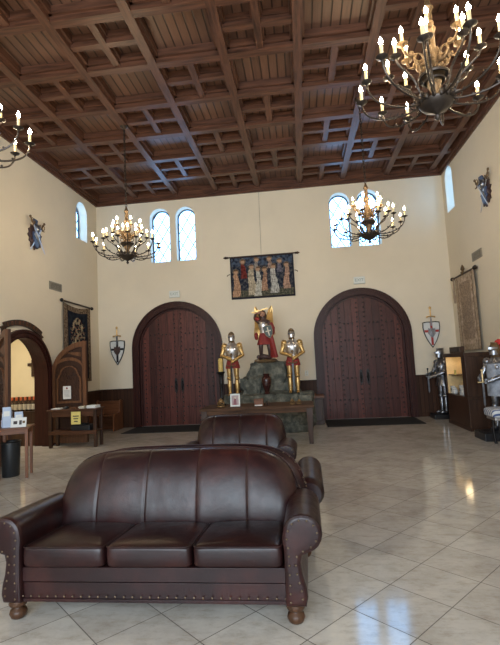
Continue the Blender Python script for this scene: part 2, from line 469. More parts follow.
# arched doorway in the left wall with two carved oak leaves
f = MB()
cy, hw, zs = DL
f.plate([ring(cy, hw+.17, hw-.01, zs)], -.05, .11); f.plate([ring(cy, hw+.155, hw+.07, zs)], .10, .34); f.plate([ring(cy, hw+.175, hw+.12, zs)], -.075, 0); f.plate([ring(cy, hw+.07, hw+.03, zs)], -.07, 0)
d3 = struct(f.build('door_3', M['doorfr'], smooth=True, angle=30)); d3.matrix_world = Matrix.Translation((XL, 0, 0)) @ Matrix.Rotation(rad(90), 4, 'Z')
def oak_leaf(wd, z1, z2, loc, ang):
    def outl(a, b, zb, d):
        n = 14
        return [(a, zb), (b, zb)] + [(b-(b-a)*(1-cos(pi/2*i/n)) if 0 else b-(b-a)*sin(pi/2*i/n), z1-d+(z2-z1)*cos(pi/2*i/n)) for i in range(n+1)]
    m = MB()
    m.plate([outl(0, wd, .04, 0)], .0, .05, 1)
    # raised border, rails and the arched panel
    k = .085
    cx_ = wd-k; n = 12
    inner = [(k, .16), (wd-k, .16)] + [(cx_-(cx_-k)*sin(pi/2*i/n), z1-.05+(z2-z1-.09)*cos(pi/2*i/n)) for i in range(n+1)]
    m.plate([outl(0, wd, .04, 0), inner], -.045, 0)
    m.plate([[(k, .16), (wd-k, .16), (wd-k, .84), (k, .84)], [(k+.09, .26), (wd-k-.09, .26), (wd-k-.09, .74), (k+.09, .74)]], -.03, 0)
    ah = z1+.20; am = (k+wd-k)/2; hw2 = wd/2-k; aw = lambda t, d: (am-hw2*cos(pi*t), ah-.0+d+.20*sin(pi*t))
    m.plate([[aw(i/n, -.0) for i in range(n+1)]+[aw(i/n, -.075) for i in range(n, -1, -1)]], -.04, 0)
    m.plate([[(am-.12, ah+.32), (wd-k-.05, ah+.20), (wd-k-.05, z2-.26)]], -.02, 0)
    a, b = k+.04, wd-k-.04; c = (a+b)/2; hw_ = (b-a)/2
    tre = [(a, .95), (b, .95), (b, z1-.10), (b-.04, z1-.05), (b-.06, z1+.0)] + [(c+(hw_-.08)*cos(pi*i/10), z1+.02+.18*sin(pi*i/10)) for i in range(11)] + [(a+.06, z1+.0), (a+.04, z1-.05), (a, z1-.10)]
    tin = [(c+(x-c)*.86, 1.0+(z-.95)*.92) for x, z in tre]
    m.plate([tre, tin], -.035, -.005)
    m.plate([tin], -.012, -.005, 1)
    m.v = m.v; rnd = random.Random(5)
    for _ in range(70):                              # foliage carving
        x = c+rnd.uniform(-.8, .8)*hw_; z = rnd.uniform(1.02, z1+.08)
        m.ell((x, -.014, z), (rnd.uniform(.012, .03), .014, rnd.uniform(.015, .035)), 7, 4, 1)
    m.torus((c, -.014, z1-.08), .05, .012, 14, 6, 1, Matrix.Rotation(rad(90), 3, 'X'))
    o = m.build('door_leaf', [M['leafwood'], M['leafdark']], smooth=True, angle=30)
    o.parent = d3; o.matrix_parent_inverse = d3.matrix_world.inverted()
    o.matrix_world = Matrix.Translation(loc) @ Matrix.Rotation(ang, 4, 'Z')
    return o
oak_leaf(.86, 1.62, 2.39, (-5.89, 10.12, 0), rad(0))
oak_leaf(.90, 1.62, 2.50, (-5.885, 8.13, 0), rad(-42))

# little room seen through the doorway
m = MB(); m.bb((-9.2, 6.5, 0), (-9.1, 12.1, 3.4)); m.bb((-9.2, 12, 0), (XL-T, 12.1, 3.4)); m.bb((-9.2, 6.4, 0), (XL-T, 6.5, 3.4)); m.bb((-9.2, 6.4, 3.4), (XL-T, 12.1, 3.5))
struct(m.build('wall_annex', plain('warm annex plaster', (.70, .60, .40), .75, 0, .04, 2)))
m = MB(); m.bb((-9.1, 11.965, 0), (XL-T, 12, 1.05)); struct(m.build('trim_4', M['wain']))
area('annex_ceiling_light', (-7.6, 9.6, 3.35), (0, 0, 0), 1.4, 1.4, 95, (1, .93, .78))

# ------------------------------------------------------------------ leather seating
def sofa(name, label, loc, rz, xi, ncush, back_h, group):
    root = thing(name, label, 'sofa' if ncush > 1 else 'armchair', loc, rz, group, .94)
    L = M['leather']
    # base
    b = MB(); b.bb((-xi-.03, .052, .135), (xi+.03, .88, .258)); b.bb((-xi-.01, .075, .25), (xi+.01, .86, .28)); b.bb((-xi-.01, .042, .268), (xi+.01, .86, .365)); b.bb((-xi-.03, .04, .128), (xi+.03, .88, .150))
    n = int(2*xi/.062)
    for k in range(n+1): b.ell((-xi+2*xi*k/n, .038, .168), (.0085, .006, .0085), 8, 5, 1)
    base = b.build('base', [L, M['stud']], root, smooth=True, bevel=.018, seg=3)
    # arms
    for s in (-1, 1):
        def prof(g):
            """arm end outline; g>0 shrinks it"""
            p = [(xi+g, .13+g), (xi+.004+g, .30), (xi+.004+g, .50), (xi-.004+g, .57)]
            R = .134-g
            for i in range(15):
                a = pi*1.0 - (pi*1.42)*i/14
                p.append((xi+.136+R*cos(a), .600+R*sin(a)*.95))
            p += [(xi+.128-g, .47), (xi+.113-g, .41), (xi+.122-g, .33), (xi+.143-g, .25), (xi+.150-g, .19), (xi+.136-g, .13+g)]
            return p
        rings = []
        for y, g, dz in ((.0, .03, 0), (.004, .012, 0), (.02, .0, 0), (.045, .0, 0), (.25, .0, -.008), (.5, 0, -.02), (.72, 0, -.035), (.80, .0, -.04), (.84, .03, -.045)):
            rings.append([(s*x, y, z+(dz if z > .4 else 0)) for x, z in prof(g)])
        a = MB(); a.loft(rings)
        # welt round the front of the arm
        pw = [(s*x, .012, z) for x, z in prof(.012)]; a.tube(pw, .0085, 6)
        nl = a; pp = prof(.034); acc = 0; last = None
        dense = []
        for i in range(len(pp)-1):
            for q in range(10): dense.append((pp[i][0]+(pp[i+1][0]-pp[i][0])*q/10, pp[i][1]+(pp[i+1][1]-pp[i][1])*q/10))
        for q in dense:
            if last is None or math.hypot(q[0]-last[0], q[1]-last[1]) > .052:
                nl.ell((s*q[0], -.001, q[1]), (.0085, .007, .0085), 8, 5, 1); last = q
        a.build('arm', [L, M['stud']], root, smooth=True, angle=50)
    # backrest: closed sections lofted along the width
    W = xi+.105; zb = .36; seams = [-.78, -.40, 0, .40, .78] if ncush > 1 else [-.6, 0, .6]
    if ncush > 1: seams = [-.62, -.22, .20, .60]
    xs = sorted(set([-1, -.995, -.985, -.97, -.94, -.9] + [i*.05-.85 for i in range(35)] + [.9, .94, .97, .985, .995, 1] + [q+d for q in seams for d in (-.012, -.006, 0, .006, .012)]))
    rings = []; NP = 9
    PX = 5.0 if ncush > 1 else 6.5
    def ztop(x): return zb+(back_h-zb)*max(0.06, (1-abs(x)**PX))**(1/(PX*.74))
    for x in xs:
        zt = ztop(x); sm = min([abs(x-q) for q in seams])
        gro = .006 if sm < .002 else (.0025 if sm < .008 else 0)
        end = min(1, ((1-abs(x))/.10))**.5 if abs(x) > .9 else 1
        front = []; h = zt-zb
        pr = [(.00, .60), (.12, .575), (.28, .575), (.45, .60), (.62, .64), (.78, .685), (.90, .735), (.97, .785), (1.0, .84), (.97, .895), (.88, .925), (.6, .93), (.25, .925), (0, .92)]
        for v, y in pr:
            yy = y
            if v < .98 and y < .84: yy = y + gro + (1-end)*.16*(1-v*.6)
            else: yy = y-(1-end)*.03
            wob = (.010*noise.noise(Vector((x*W*3.5, v*3, 3.3+len(label)))) + .006*noise.noise(Vector((x*W*16, v*4, 9.3+len(label))))) if y < .8 else 0
            front.append((x*W, yy+wob, zb+h*v-(gro*.5 if v > .9 else 0)))
        rings.append(front)
    bk = MB(); bk.loft(rings); pts = []
    for x in xs: pts.append((x*W*1.003, .875, ztop(x)-.002))
    last = None
    for q in [(-W, zb+.1)]+[(p[0], p[2]) for p in pts]+[(W, zb+.1)]:
        if last is not None:
            d = math.hypot(q[0]-last[0], q[1]-last[1]); kk = max(1, int(d/.045))
            for i in range(kk):
                t_ = (i+.5)/kk; x = last[0]+(q[0]-last[0])*t_; z = last[1]+(q[1]-last[1])*t_
                if abs(x) > W*.82: bk.ell((x, .90, z+.002), (.008, .008, .008), 6, 4, 1)
        last = q
    back = bk.build('backrest', [L, M['stud']], root, smooth=True, angle=60)
    pb = MB(); pb.tube([(-W, .875, zb+.08)]+pts+[(W, .875, zb+.08)], .009, 6); pb.build('piping', L, back, smooth=True)
    # seat cushions
    cw = 2*xi/ncush
    for k in range(ncush):
        cx = -xi+cw*(k+.5); m = MB(); hx, hy, hz = cw/2-.004, .325, .085; n = 40; mm = 16; rings = []
        c0 = Vector((cx, .33, .448))
        m.ell((0, 0, 0), (hx, hy, hz), 48, 18, 0, .30, .14)
        vs = []
        for q in m.v:
            u_, v_ = q[0]/hx, q[1]/hy
            crown = .022*(1-u_*u_)*(1-v_*v_) if q[2] > 0 else 0
            fr = .006*noise.noise(Vector((u_*3+k*5, v_*3, q[2]*20)))
            sag = .0
            vs.append((c0.x+q[0], c0.y+q[1]+(fr if v_ < -.8 else 0), c0.z+q[2]+crown+fr*.8-(.045*(v_+1)/2 if q[2] > 0 else 0)))
        m.v = vs
        cu = m.build('seat_cushion', L, root, smooth=True, angle=80)
        pm = MB(); pts = []
        for i in range(49):
            b_ = 2*pi*i/48; pw = lambda x, e: math.copysign(abs(x)**e, x)
            pts.append((cx+(hx-.003)*pw(cos(b_), .14), .33+(hy-.001)*pw(sin(b_), .14), .448+hz*.80-.045*(pw(sin(b_), .14)+1)/2))
        pm.tube(pts, .0055, 6); pm.build('piping', L, cu, smooth=True)
    for sx in (-1, 1):
        for y in (.075, .80):
            m = MB(); m.lathe([(.03, 0), (.05, .012), (.062, .04), (.055, .062), (.036, .074), (.034, .082), (.058, .092), (.066, .108), (.060, .130)], (sx*(xi+.06), y, 0), 20)
            m.build('foot', M['bun'], root, smooth=True, angle=50)
    return root
sofa('leather_sofa', 'large burgundy leather three-cushion sofa in the foreground with rolled nailhead arms', (-1.09, 2.975, 0), rad(-.6), .955, 3, 1.04, None)
sofa('leather_sofa', 'burgundy leather sofa turned away, standing back to back behind the foreground sofa', (-1.02, 4.775, 0), rad(180-.6), .955, 3, 1.03, None)
sofa('leather_armchair', 'wide burgundy leather armchair facing the sofas in front of the altar table', (-.885, 5.42, 0), 0, .535, 1, 1.03, None)

# ------------------------------------------------------------------ chandeliers
def chandelier(loc, label, chain_len):
    root = thing('chandelier', label, 'chandelier', loc, 0, None, 1.27)
    B, G = M['bronze'], M['gold']
    m = MB(); m.lathe([(.004, 0), (.018, .012), (.022, .03), (.010, .045), (.03, .06), (.085, .085), (.118, .12), (.122, .135), (.10, .15), (.05, .155), (.035, .17)], n=24)
    for k in range(16):
        a = 2*pi*k/16; m.ell((.125*cos(a), .125*sin(a), .145), (.017, .017, .026), 8, 5)
    m.torus((0, 0, .335), .098, .014, 24, 7); m.torus((0, 0, .30), .07, .010, 20, 6); m.build('hub', B, root, smooth=True)
    m = MB(); m.lathe([(.035, .165), (.028, .22), (.045, .26), (.05, .30), (.03, .325), (.085, .335), (.092, .352), (.06, .37), (.03, .39), (.04, .44), (.048, .52), (.032, .56), (.030, .66), (.044, .70), (.030, .73), (.026, .84), (.040, .87), (.024, .90), (.012, .95)], n=18)
    for k in range(6):
        a = 2*pi*k/6+.3
        m.ell((.045*cos(a), .045*sin(a), .50), (.014, .014, .05), 7, 5); m.ell((.04*cos(a), .04*sin(a), .28), (.015, .015, .03), 7, 5)
        m.torus((.075*cos(a), .075*sin(a), .40), .03, .008, 12, 5, 0, Matrix.Rotation(a, 3, 'Z') @ Matrix.Rotation(rad(90), 3, 'X'))
    m.build('column', G, root, smooth=True)
    pan = MB(); pan.lathe([(.008, -.018), (.016, -.008), (.040, 0), (.043, .006), (.034, .006), (.014, .003), (.013, .02)], n=14)
    can = MB(); can.lathe([(.0125, .004), (.0125, .092), (.009, .096)], n=10)
    fl_ = MB(); fl_.lathe([(.005, .092), (.0125, .100), (.0155, .113), (.0115, .128), (.004, .142), (.0008, .150)], n=7)
    protos = {}
    def curve(pts, steps=5):
        out = []
        P = [Vector((p[0], 0, p[1])) for p in pts]; P = [P[0]*2-P[1]]+P+[P[-1]*2-P[-2]]
        for i in range(1, len(P)-2):
            for q in range(steps):
                t = q/steps; p0, p1, p2, p3 = P[i-1:i+3]
                out.append(.5*((2*p1)+(p2-p0)*t+(2*p0-5*p1+4*p2-p3)*t*t+(3*p1-p0-3*p2+p3)*t**3))
        out.append(P[-2]); return out
    tiers = [(12, .12, [(.09, .140), (.20, .115), (.34, .120), (.46, .165), (.520, .235), (.535, .30)], B, .008),
             (8, .40, [(.07, .155), (.13, .20), (.17, .28), (.23, .335), (.29, .38), (.315, .425)], B, .009),
             (6, .15, [(.03, .43), (.09, .425), (.13, .47), (.12, .51), (.16, .50), (.20, .53), (.215, .575)], G, .010)]
    for ti, (n, ph, pr, mt, rr) in enumerate(tiers):
        cv = curve(pr); m0 = MB(); m0.tube(cv, [rr]*len(cv), 7)
        if ti == 2:
            m0.torus((.10, 0, .485), .032, .009, 12, 5, 0, Matrix.Rotation(rad(90), 3, 'X')); m0.ell((.15, 0, .52), (.02, .012, .02), 8, 5); m0.ell((.06, 0, .45), (.02, .014, .03), 8, 5)
        elif ti == 0:
            m0.torus((.15, 0, .155), .024, .006, 10, 5, 0, Matrix.Rotation(rad(90), 3, 'X'))
            for q in (.24, .30, .40): m0.ell((q, 0, .12+max(0, q-.32)*.4), .0115, 7, 4)
        else:
            m0.ell((.15, 0, .24), .014, 7, 4); m0.ell((.25, 0, .35), .012, 7, 4)
        me = None
        for k in range(n):
            a = ph+2*pi*k/n; zoff = .0 if ti or k % 2 else -.035; roff = 1.0 if ti or k % 2 else .93
            R = Matrix.Rotation(a, 4, 'Z')
            if me is None:
                ao = m0.build('arm', mt, root, smooth=True); po = pan.build('drip_pan', mt, ao, smooth=True, angle=60)
                co = can.build('candle', M['wax'], ao, smooth=True); fo = fl_.build('flame', M['flame'], ao, smooth=True); me = (ao, po, co, fo)
            else:
                ao = me[0].copy(); COL.objects.link(ao)
                for src in me[1:]:
                    c = src.copy(); COL.objects.link(c); c.parent = ao
                    c.location = (pr[-1][0], 0, pr[-1][1]+.012)
            for c in (me[1:] if ao is me[0] else ()): c.location = (pr[-1][0], 0, pr[-1][1]+.012)
            ao.parent = root; ao.rotation_euler = (0, 0, a); ao.scale = (roff, roff, 1); ao.location = (0, 0, zoff*.0)
    m = MB(); z = .95; k = 0
    while z < .95+chain_len-.05:
        m.torus((0, 0, z+.024), .021, .0065, 10, 5, 0, Matrix.Rotation(rad(90)*(k % 2), 3, 'Z') @ Matrix.Rotation(rad(90), 3, 'X') @ Matrix.Diagonal((.75, 1.45, 1)))
        z += .043; k += 1
    m.build('chain', M['bronze'], root, smooth=True)
    m = MB(); zt = .95+chain_len
    m.lathe([(.012, zt-.06), (.03, zt-.045), (.065, zt-.02), (.07, zt+.002)], n=18); m.build('canopy', M['bronze'], root, smooth=True)
    return root
CH = [((1.38, 4.15, 3.80), 'large iron and gold candle chandelier nearest us, hanging upper right'),
      ((-3.43, 4.15, 3.84), 'candle chandelier cut off by the left edge of the photo'),
      ((-3.416, 8.73, 3.81), 'farther candle chandelier hanging in front of the left pair of windows'),
      ((1.44, 8.73, 3.84), 'farther candle chandelier hanging in front of the right pair of windows')]
root0 = None
for loc, lab in CH:
    chandelier(loc, lab, (HC-loc[2])/1.27-.95+.012)

# ------------------------------------------------------------------ hung on the walls
BACK = lambda x, z: ((x, YB-.003, z), 0)
LEFT = lambda y, z: ((XL+.003, y, z), rad(90))
RIGHT = lambda y, z: ((XR-.003, y, z), rad(-90))
def wall_thing(name, label, cat, place, group=None, sc=S): return thing(name, label, cat, place[0], place[1], group, sc)

def cloth(parent, w_, h_, nx, ny, paint, name='cloth', thick=.012, bow=.02, y0=-.035):
    """woven hanging facing -y, hanging down from z=0"""
    vs, fs, cols = [], [], []
    def pos(u, v):
        return ((u-.5)*w_, y0-bow*.3*sin(u*9)*v, -v*h_ - bow*sin(pi*u)*(1-v))
    for j in range(ny+1):
        for i in range(nx+1): vs.append(pos(i/nx, j/ny))
    N = len(vs)
    for p in vs[:]: vs.append((p[0], p[1]+thick, p[2]))
    for j in range(ny):
        for i in range(nx):
            a = j*(nx+1)+i; fs.append((a, a+nx+1, a+nx+2, a+1)); cols.append(paint((i+.5)/nx, (j+.5)/ny))
    for j in range(ny):
        for i in range(nx):
            a = j*(nx+1)+i+N; fs.append((a, a+1, a+nx+2, a+nx+1)); cols.append((.2, .16, .11))
    edge = [i for i in range(nx+1)]+[j*(nx+1)+nx for j in range(1, ny+1)]+[ny*(nx+1)+i for i in range(nx-1, -1, -1)]+[j*(nx+1) for j in range(ny-1, 0, -1)]
    for k in range(len(edge)):
        a, b = edge[k], edge[(k+1) % len(edge)]; fs.append((a, b, b+N, a+N)); cols.append((.10, .08, .06))
    me = bpy.data.meshes.new(name); me.from_pydata(vs, [], fs); me.materials.append(M['woven'])
    at = me.color_attributes.new('weave', 'FLOAT_COLOR', 'CORNER'); li = 0
    buf = []
    for f, c in zip(fs, cols): buf += [c[0], c[1], c[2], 1.0]*len(f)
    at.data.foreach_set('color', buf); me.update()
    o = bpy.data.objects.new(name, me); COL.objects.link(o); o.parent = parent; return o
def nz(u, v, s, o=0): return noise.noise(Vector((u*s, v*s, o)))
def mixc(a, b, t): t = max(0, min(1, t)); return tuple(a[i]*(1-t)+b[i]*t for i in range(3))
# figures woven side by side in long robes (generic stand-in)
FIG = [(.085, .30, .94, .062, (.50, .30, .19)), (.20, .06, .52, .05, (.17, .035, .03)), (.335, .20, .92, .07, (.52, .44, .32)), (.435, .26, .95, .055, (.55, .53, .46)),
       (.54, .28, .84, .05, (.42, .25, .17)), (.68, .22, .90, .065, (.52, .50, .46)), (.885, .20, .82, .055, (.48, .30, .22)), (.42, .03, .30, .04, (.30, .27, .25)), (.62, .03, .32, .045, (.34, .24, .20)), (.78, .10, .42, .05, (.16, .15, .19))]
def paint_figures(u, v):
    n1 = nz(u*1.5, v, 16); n2 = nz(u*1.5, v, 40, 5)
    n3 = nz(u*1.5, v, 75, 9)
    c = mixc((.012, .016, .032), (.13, .13, .13), n1*.7+.22+n2*.6+n3*.7)
    if v > .8: c = mixc((.04, .045, .035), (.19, .17, .12), n2+.3)
    if v < .22: c = mixc(c, (.07, .10, .16), .4+n1)
    for cx, t, b, hw, col in sorted(FIG, key=lambda q: q[2]):
        if t+.10 < v < b:
            k = (v-t-.10)/(b-t-.10); half = hw*(.5+.55*k)+.008*n1
            if abs(u-cx-.012*sin(v*9+cx*20)) < half:
                fold = .62+.45*abs(sin((u-cx)*110+nz(u, v, 9)*3)); c = dim(col, fold*(.85+.5*n2+.4*n1+.5*n3))
                if .25 < k < .30: c = dim(col, .5)
        if (u-cx)**2*2.4+(v-t-.055)**2 < .052**2:
            c = (.42, .26, .17) if v > t+.035 else (.16, .09, .05)
        if abs((u-cx)**2*2.4+(v-t-.055)**2-.068**2) < .0009: c = mixc(c, (.30, .22, .12), .5)
    if u < .018 or u > .982 or v < .025 or v > .965: c = (.022, .022, .032)
    return c
t = wall_thing('tapestry', 'wide tapestry of robed figures on dark blue hanging high between the two doors', 'tapestry', BACK(-.98, 4.735))
cloth(t, 1.57, 1.055, 160, 104, paint_figures, bow=.0)
m = MB(); m.tube([(-.84, -.04, .0), (.84, -.04, .0)], .016, 10); m.build('rod', M['darkwood'], t, smooth=True)
for s in (-1, 1):
    m = MB(); m.lathe([(.016, 0), (.03, .015), (.022, .035), (.036, .06), (.02, .09), (.004, .12)], n=12)
    m.xf(Matrix.Translation((s*.83, -.04, 0)) @ Matrix.Rotation(s*rad(90), 4, 'Y')); m.build('finial', M['darkwood'], t, smooth=True)
    m = MB(); m.tube([(s*.80, -.03, -.42), (s*.86, -.03, -.44), (s*.87, -.03, -.47)], .01, 6); m.build('side_tassel', M['gold'], t)
m = MB(); m.tube([(0, -.006, .015), (.02, -.006, 1.65)], .004, 5); m.build('hanging_cord', M['ventm'], t)

def paint_bouquet(u, v):
    n1 = nz(u, v*1.37, 13, 2); n2 = nz(u, v*1.37, 34, 7)
    if u < .14 or u > .87 or v < .07 or v > .955:
        c = mixc((.09, .06, .04), (.26, .19, .13), n2*1.2+.45)
        if abs(u-.145) < .014 or abs(u-.865) < .014: c = (.05, .03, .02)
        return c
    c = mixc((.008, .010, .020), (.02, .025, .035), n1+.5)
    x = (u-.5)/.33
    top = .13+.20*abs(x)**1.6; wid = .82 if v < .55 else .5
    if v > top and v < .62 and abs(x) < wid:
        q = n1*1.3+n2*.9+.35-.35*abs(x)
        if q > .18: c = mixc((.15, .12, .08), (.52, .44, .30), q-.1)
        if n2 > .35: c = (.30, .12, .07)
    if .55 < v < .82 and abs(x) < .42-.3*abs(v-.66): c = mixc((.20, .13, .06), (.42, .31, .15), n1+.5)
    if v > .58 and abs(x) < .85 and n1 > .15: c = mixc((.10, .09, .06), (.34, .30, .22), n2+.6)
    return c
t = wall_thing('tapestry', 'tapestry with a pale flower bouquet on black and a tan border on the left wall', 'tapestry', LEFT(11.40, 3.45))
cloth(t, 1.24, 1.76, 70, 98, paint_bouquet, bow=.07)
m = MB(); m.tube([(-.68, -.045, .03), (.68, -.045, .0)], .018, 10); m.build('rod', M['darkwood'], t, smooth=True)
for s in (-1, 1):
    m = MB(); m.ell((s*.70, -.045, .03 if s < 0 else 0), (.06, .035, .04), 10, 6); m.build('finial', M['blackp'], t, smooth=True)

def paint_relief(u, v):
    n1 = nz(u, v*1.25, 11, 4); n2 = nz(u, v*1.25, 30, 9)
    c = mixc((.30, .22, .16), (.62, .49, .37), n1*.9+n2*.7+.5)
    if u < .12 or u > .88 or v < .06 or v > .93: c = mixc((.33, .25, .17), (.56, .44, .33), n2+.5)
    elif (abs(u-.5) < .26 and n2*.8+n1 > -.05 and .12 < v < .86): c = mixc(c, (.13, .09, .065), .6)
    if abs(abs(u-.5)-.375) < .012: c = (.10, .065, .04)
    return c
t = wall_thing('tapestry', 'worn tan tapestry with dark woven figures above the display cabinet on the right wall', 'tapestry', RIGHT(11.56, 3.60)); t.location.x -= .03
cloth(t, 1.14, 1.62, 60, 80, paint_relief, bow=-.04)
m = MB(); m.tube([(-.62, -.045, 0), (.62, -.045, 0)], .018, 10); m.build('rod', M['darkwood'], t, smooth=True)
for s in (-1, 1):
    m = MB(); m.lathe([(.018, 0), (.04, .02), (.03, .05), (.045, .08), (.004, .13)], n=10); m.xf(Matrix.Translation((s*.61, -.045, 0)) @ Matrix.Rotation(s*rad(90), 4, 'Y')); m.build('finial', M['bronze'], t, smooth=True)
    m = MB(); m.tube([(s*.585, -.06, .0), (s*.59, -.06, -.3), (s*.585, -.06, -.42), (s*.585, -.06, -.56)], [.015, .022, .03, .02], 8); m.build('tassel', plain('tan tassel', (.34, .25, .17), .9), t, smooth=True)
m = MB(); m.lathe([(.03, -.02), (.05, .03), (.02, .06), (.045, .10), (.03, .15), (.004, .20)], (0, -.045, 0), 10); m.build('crest', M['gold'], t, smooth=True)

def shield(label, place, field, cross, emblem):
    t = wall_thing('heraldic_shield', label, 'shield', place, 'shields with swords beside the doors')
    def outl(k=1.0):
        p = [(-.185*k, .26*k), (-.10*k, .275*k), (0, .27*k), (.10*k, .275*k), (.185*k, .26*k)]
        for i in range(1, 9):
            a = i/8; p.append((.19*k*(1-a**2.1)+.0, (.22-.54*a)*k if i < 8 else -.325*k))
        return p + [(-x, z) for x, z in reversed(p[5:-1])]
    m = MB(); m.plate([outl()], -.035, 0); m.build('panel', field, t, bevel=.006)
    m = MB(); o = outl(1.0); m.plate([outl(1.03), outl(.95)], -.045, -.0); m.build('rim', M['iron'], t)
    m = MB(); m.plate([[(-.025, -.27), (.025, -.27), (.025, .255), (-.025, .255)]], -.043, -.034); m.plate([[(-.155, .03), (.155, .03), (.165, .085), (-.165, .085)]], -.0425, -.034); m.build('cross', cross, t)
    m = MB()
    m.plate([[(-.075, .13), (-.05, .105), (-.025, .135), (0, .11), (.025, .135), (.05, .105), (.075, .13), (.08, .0), (.04, -.06), (0, -.10), (-.04, -.06), (-.08, .0)]], -.06, -.04)
    for k in range(6): m.ell((.035*cos(k*1.05), -.06, .03+.04*sin(k*1.05)), (.02, .012, .025), 7, 4)
    m.ell((0, -.062, .03), (.028, .016, .04), 8, 5)
    m.build('emblem', emblem, t, smooth=True, angle=30)
    sw = MB(); sw.plate([[(-.018, .18), (.018, .18), (.016, .40), (-.016, .40)]], -.052, -.044, 1)
    sw.tube([(0, -.05, .40), (0, -.05, .56)], .013, 8); sw.tube([(-.10, -.05, .385), (-.05, -.05, .40), (.05, -.05, .40), (.10, -.05, .385)], [.02, .012, .012, .02], 8)
    for z in (.44, .48, .52): sw.torus((0, -.05, z), .014, .004, 10, 5)
    sw.ell((0, -.05, .60), (.03, .018, .035), 10, 6)
    sw.build('sword', [M['goldleaf'], M['steel']], t, smooth=True, angle=30)
shield('white shield with a black cross and a gold-hilted sword, left of the left door', BACK(-5.355, 2.20), M['whitep'], M['blackp'], M['brownen'])
shield('white shield with a red cross and a gold-hilted sword, right of the right door', BACK(3.55, 2.215), M['whitep'], M['crossred'], M['steel'])

def trophy(label, place, flip):
    t = wall_thing('crossed_sword_trophy', label, 'wall ornament', place, 'crossed sword trophies high on the side walls')
    m = MB(); rnd = random.Random(3); n = 26; p = []
    for i in range(n):
        a = 2*pi*i/n; r = (.17+.05*(i % 2)+rnd.uniform(-.02, .02)); p.append((r*cos(a)*1.05, r*sin(a)*1.2+.02))
    m.plate([p], -.03, 0); 
    for i in range(14): m.ell((rnd.uniform(-.14, .14), -.035, rnd.uniform(-.16, .2)), (.04, .02, .05), 8, 5)
    m.build('mantling', M['brownen'], t, smooth=True, angle=30)
    m = MB(); m.plate([[(-.11, .10), (.11, .10), (.11, -.06), (.06, -.16), (0, -.21), (-.06, -.16), (-.11, -.06)]], -.07, -.03); m.build('shield', M['blue'], t, bevel=.008)
    m = MB(); m.plate([[(-.11, .04), (-.07, .10), (.11, -.08), (.08, -.12)]], -.078, -.069); m.ell((.04, -.075, .05), (.03, .012, .03), 8, 5); m.build('bend', M['silver'], t)
    m = MB(); m.ell((0, -.07, .18), (.07, .06, .085), 12, 8); m.plate([[(-.05, .16), (.05, .16), (.05, .175), (-.05, .175)]], -.135, -.12, 1); m.tube([(0, -.05, .25), (-.03, -.06, .32), (-.09, -.06, .33), (-.12, -.05, .28)], [.02, .04, .035, .01], 8, 2); m.build('helmet', [M['steel'], M['blackp'], M['blue']], t, smooth=True)
    for s in (-1, 1):
        ang = rad(37)*s; L_ = .80 if s == flip else .70
        R = Matrix.Rotation(ang, 4, 'Y')
        y = -.055 if s > 0 else -.092
        sw = MB(); sw.plate([[(-.012, -.42), (.0, -.46), (.012, -.42), (.015, .18), (-.015, .18)]], y-.005, y+.005)
        sw.tube([(0, y, .18), (0, y, .33)], .014, 8, 1); sw.tube([(-.09, y, .215), (-.05, y, .185), (.05, y, .185), (.09, y, .215)], .012, 8, 1); sw.ell((0, y, .35), (.028, .022, .028), 9, 6, 1)
        sw.torus((.02, y, .26), .05, .007, 12, 5, 1, Matrix.Rotation(rad(90), 3, 'X'))
        sw.xf(R @ Matrix.Translation((0, 0, .09))); sw.build('sword', [M['silver'], M['gold']], t, smooth=True, angle=30)
trophy('coat of arms with crossed swords high on the left wall', LEFT(9.51, 4.78), 1)
trophy('coat of arms with crossed swords high on the right wall', RIGHT(9.95, 5.05), -1)

def vent(label, place):
    t = wall_thing('wall_vent', label, 'vent', place, 'air vents on the side walls')
    m = MB(); m.plate([rect(-.24, -.085, .24, .085), rect(-.215, -.062, .215, .062)], -.016, 0); m.build('frame', M['ventm'], t)
    m = MB(); m.bb((-.22, -.004, -.065), (.22, -.001, .065)); m.build('backing', M['iron'], t)
    m = MB()
    for k in range(7): m.box((0, -.009, -.052+k*.0173), (.44, .003, .014), 0, Matrix.Rotation(rad(35), 3, 'X'))
    for k in range(9): m.bb((-.2+k*.05-.002, -.014, -.062), (-.2+k*.05+.002, -.008, .062))
    m.build('louvre', M['ventm'], t)
vent('grey air vent on the left wall above the flower tapestry', LEFT(10.38, 3.79))
vent('grey air vent on the right wall above the tan tapestry', RIGHT(10.79, 3.89))

def exit_sign(label, place):
    t = wall_thing('exit_sign', label, 'sign', place, 'exit signs over the doors')
    m = MB(); m.bb((-.135, -.06, -.085), (.135, 0, .085)); m.build('housing', M['white'], t, bevel=.01)
    fc = bpy.data.curves.new('lettering', 'FONT'); fc.body = 'EXIT'; fc.size = .10; fc.extrude = .001; fc.align_x = 'CENTER'; fc.align_y = 'CENTER'
    o = bpy.data.objects.new('lettering', fc); COL.objects.link(o); fc.materials.append(M['faint'])
    bpy.context.view_layer.update(); me = bpy.data.meshes.new_from_object(o); bpy.data.objects.remove(o); o = bpy.data.objects.new('lettering', me); COL.objects.link(o)
    o.parent = t; o.rotation_euler = (rad(90), 0, 0); o.location = (0, -.0615, 0)
exit_sign('small white exit sign above the left arched door', BACK(-3.575, 3.785))
exit_sign('small white exit sign above the right arched door', BACK(1.725, 3.815))

def outlet(label, place):
    t = wall_thing('wall_outlet', label, 'outlet', place)
    m = MB(); m.bb((-.04, -.008, -.06), (.04, 0, .06)); m.build('cover_plate', M['white'], t, bevel=.004)
    m = MB()
    for s in (-1, 1): m.bb((-.018, -.011, s*.026-.016), (.018, -.007, s*.026+.016))
    m.build('socket', M['cream'], t)
outlet('white outlet on the back wall just left of the right door frame', BACK(.11, 1.31))

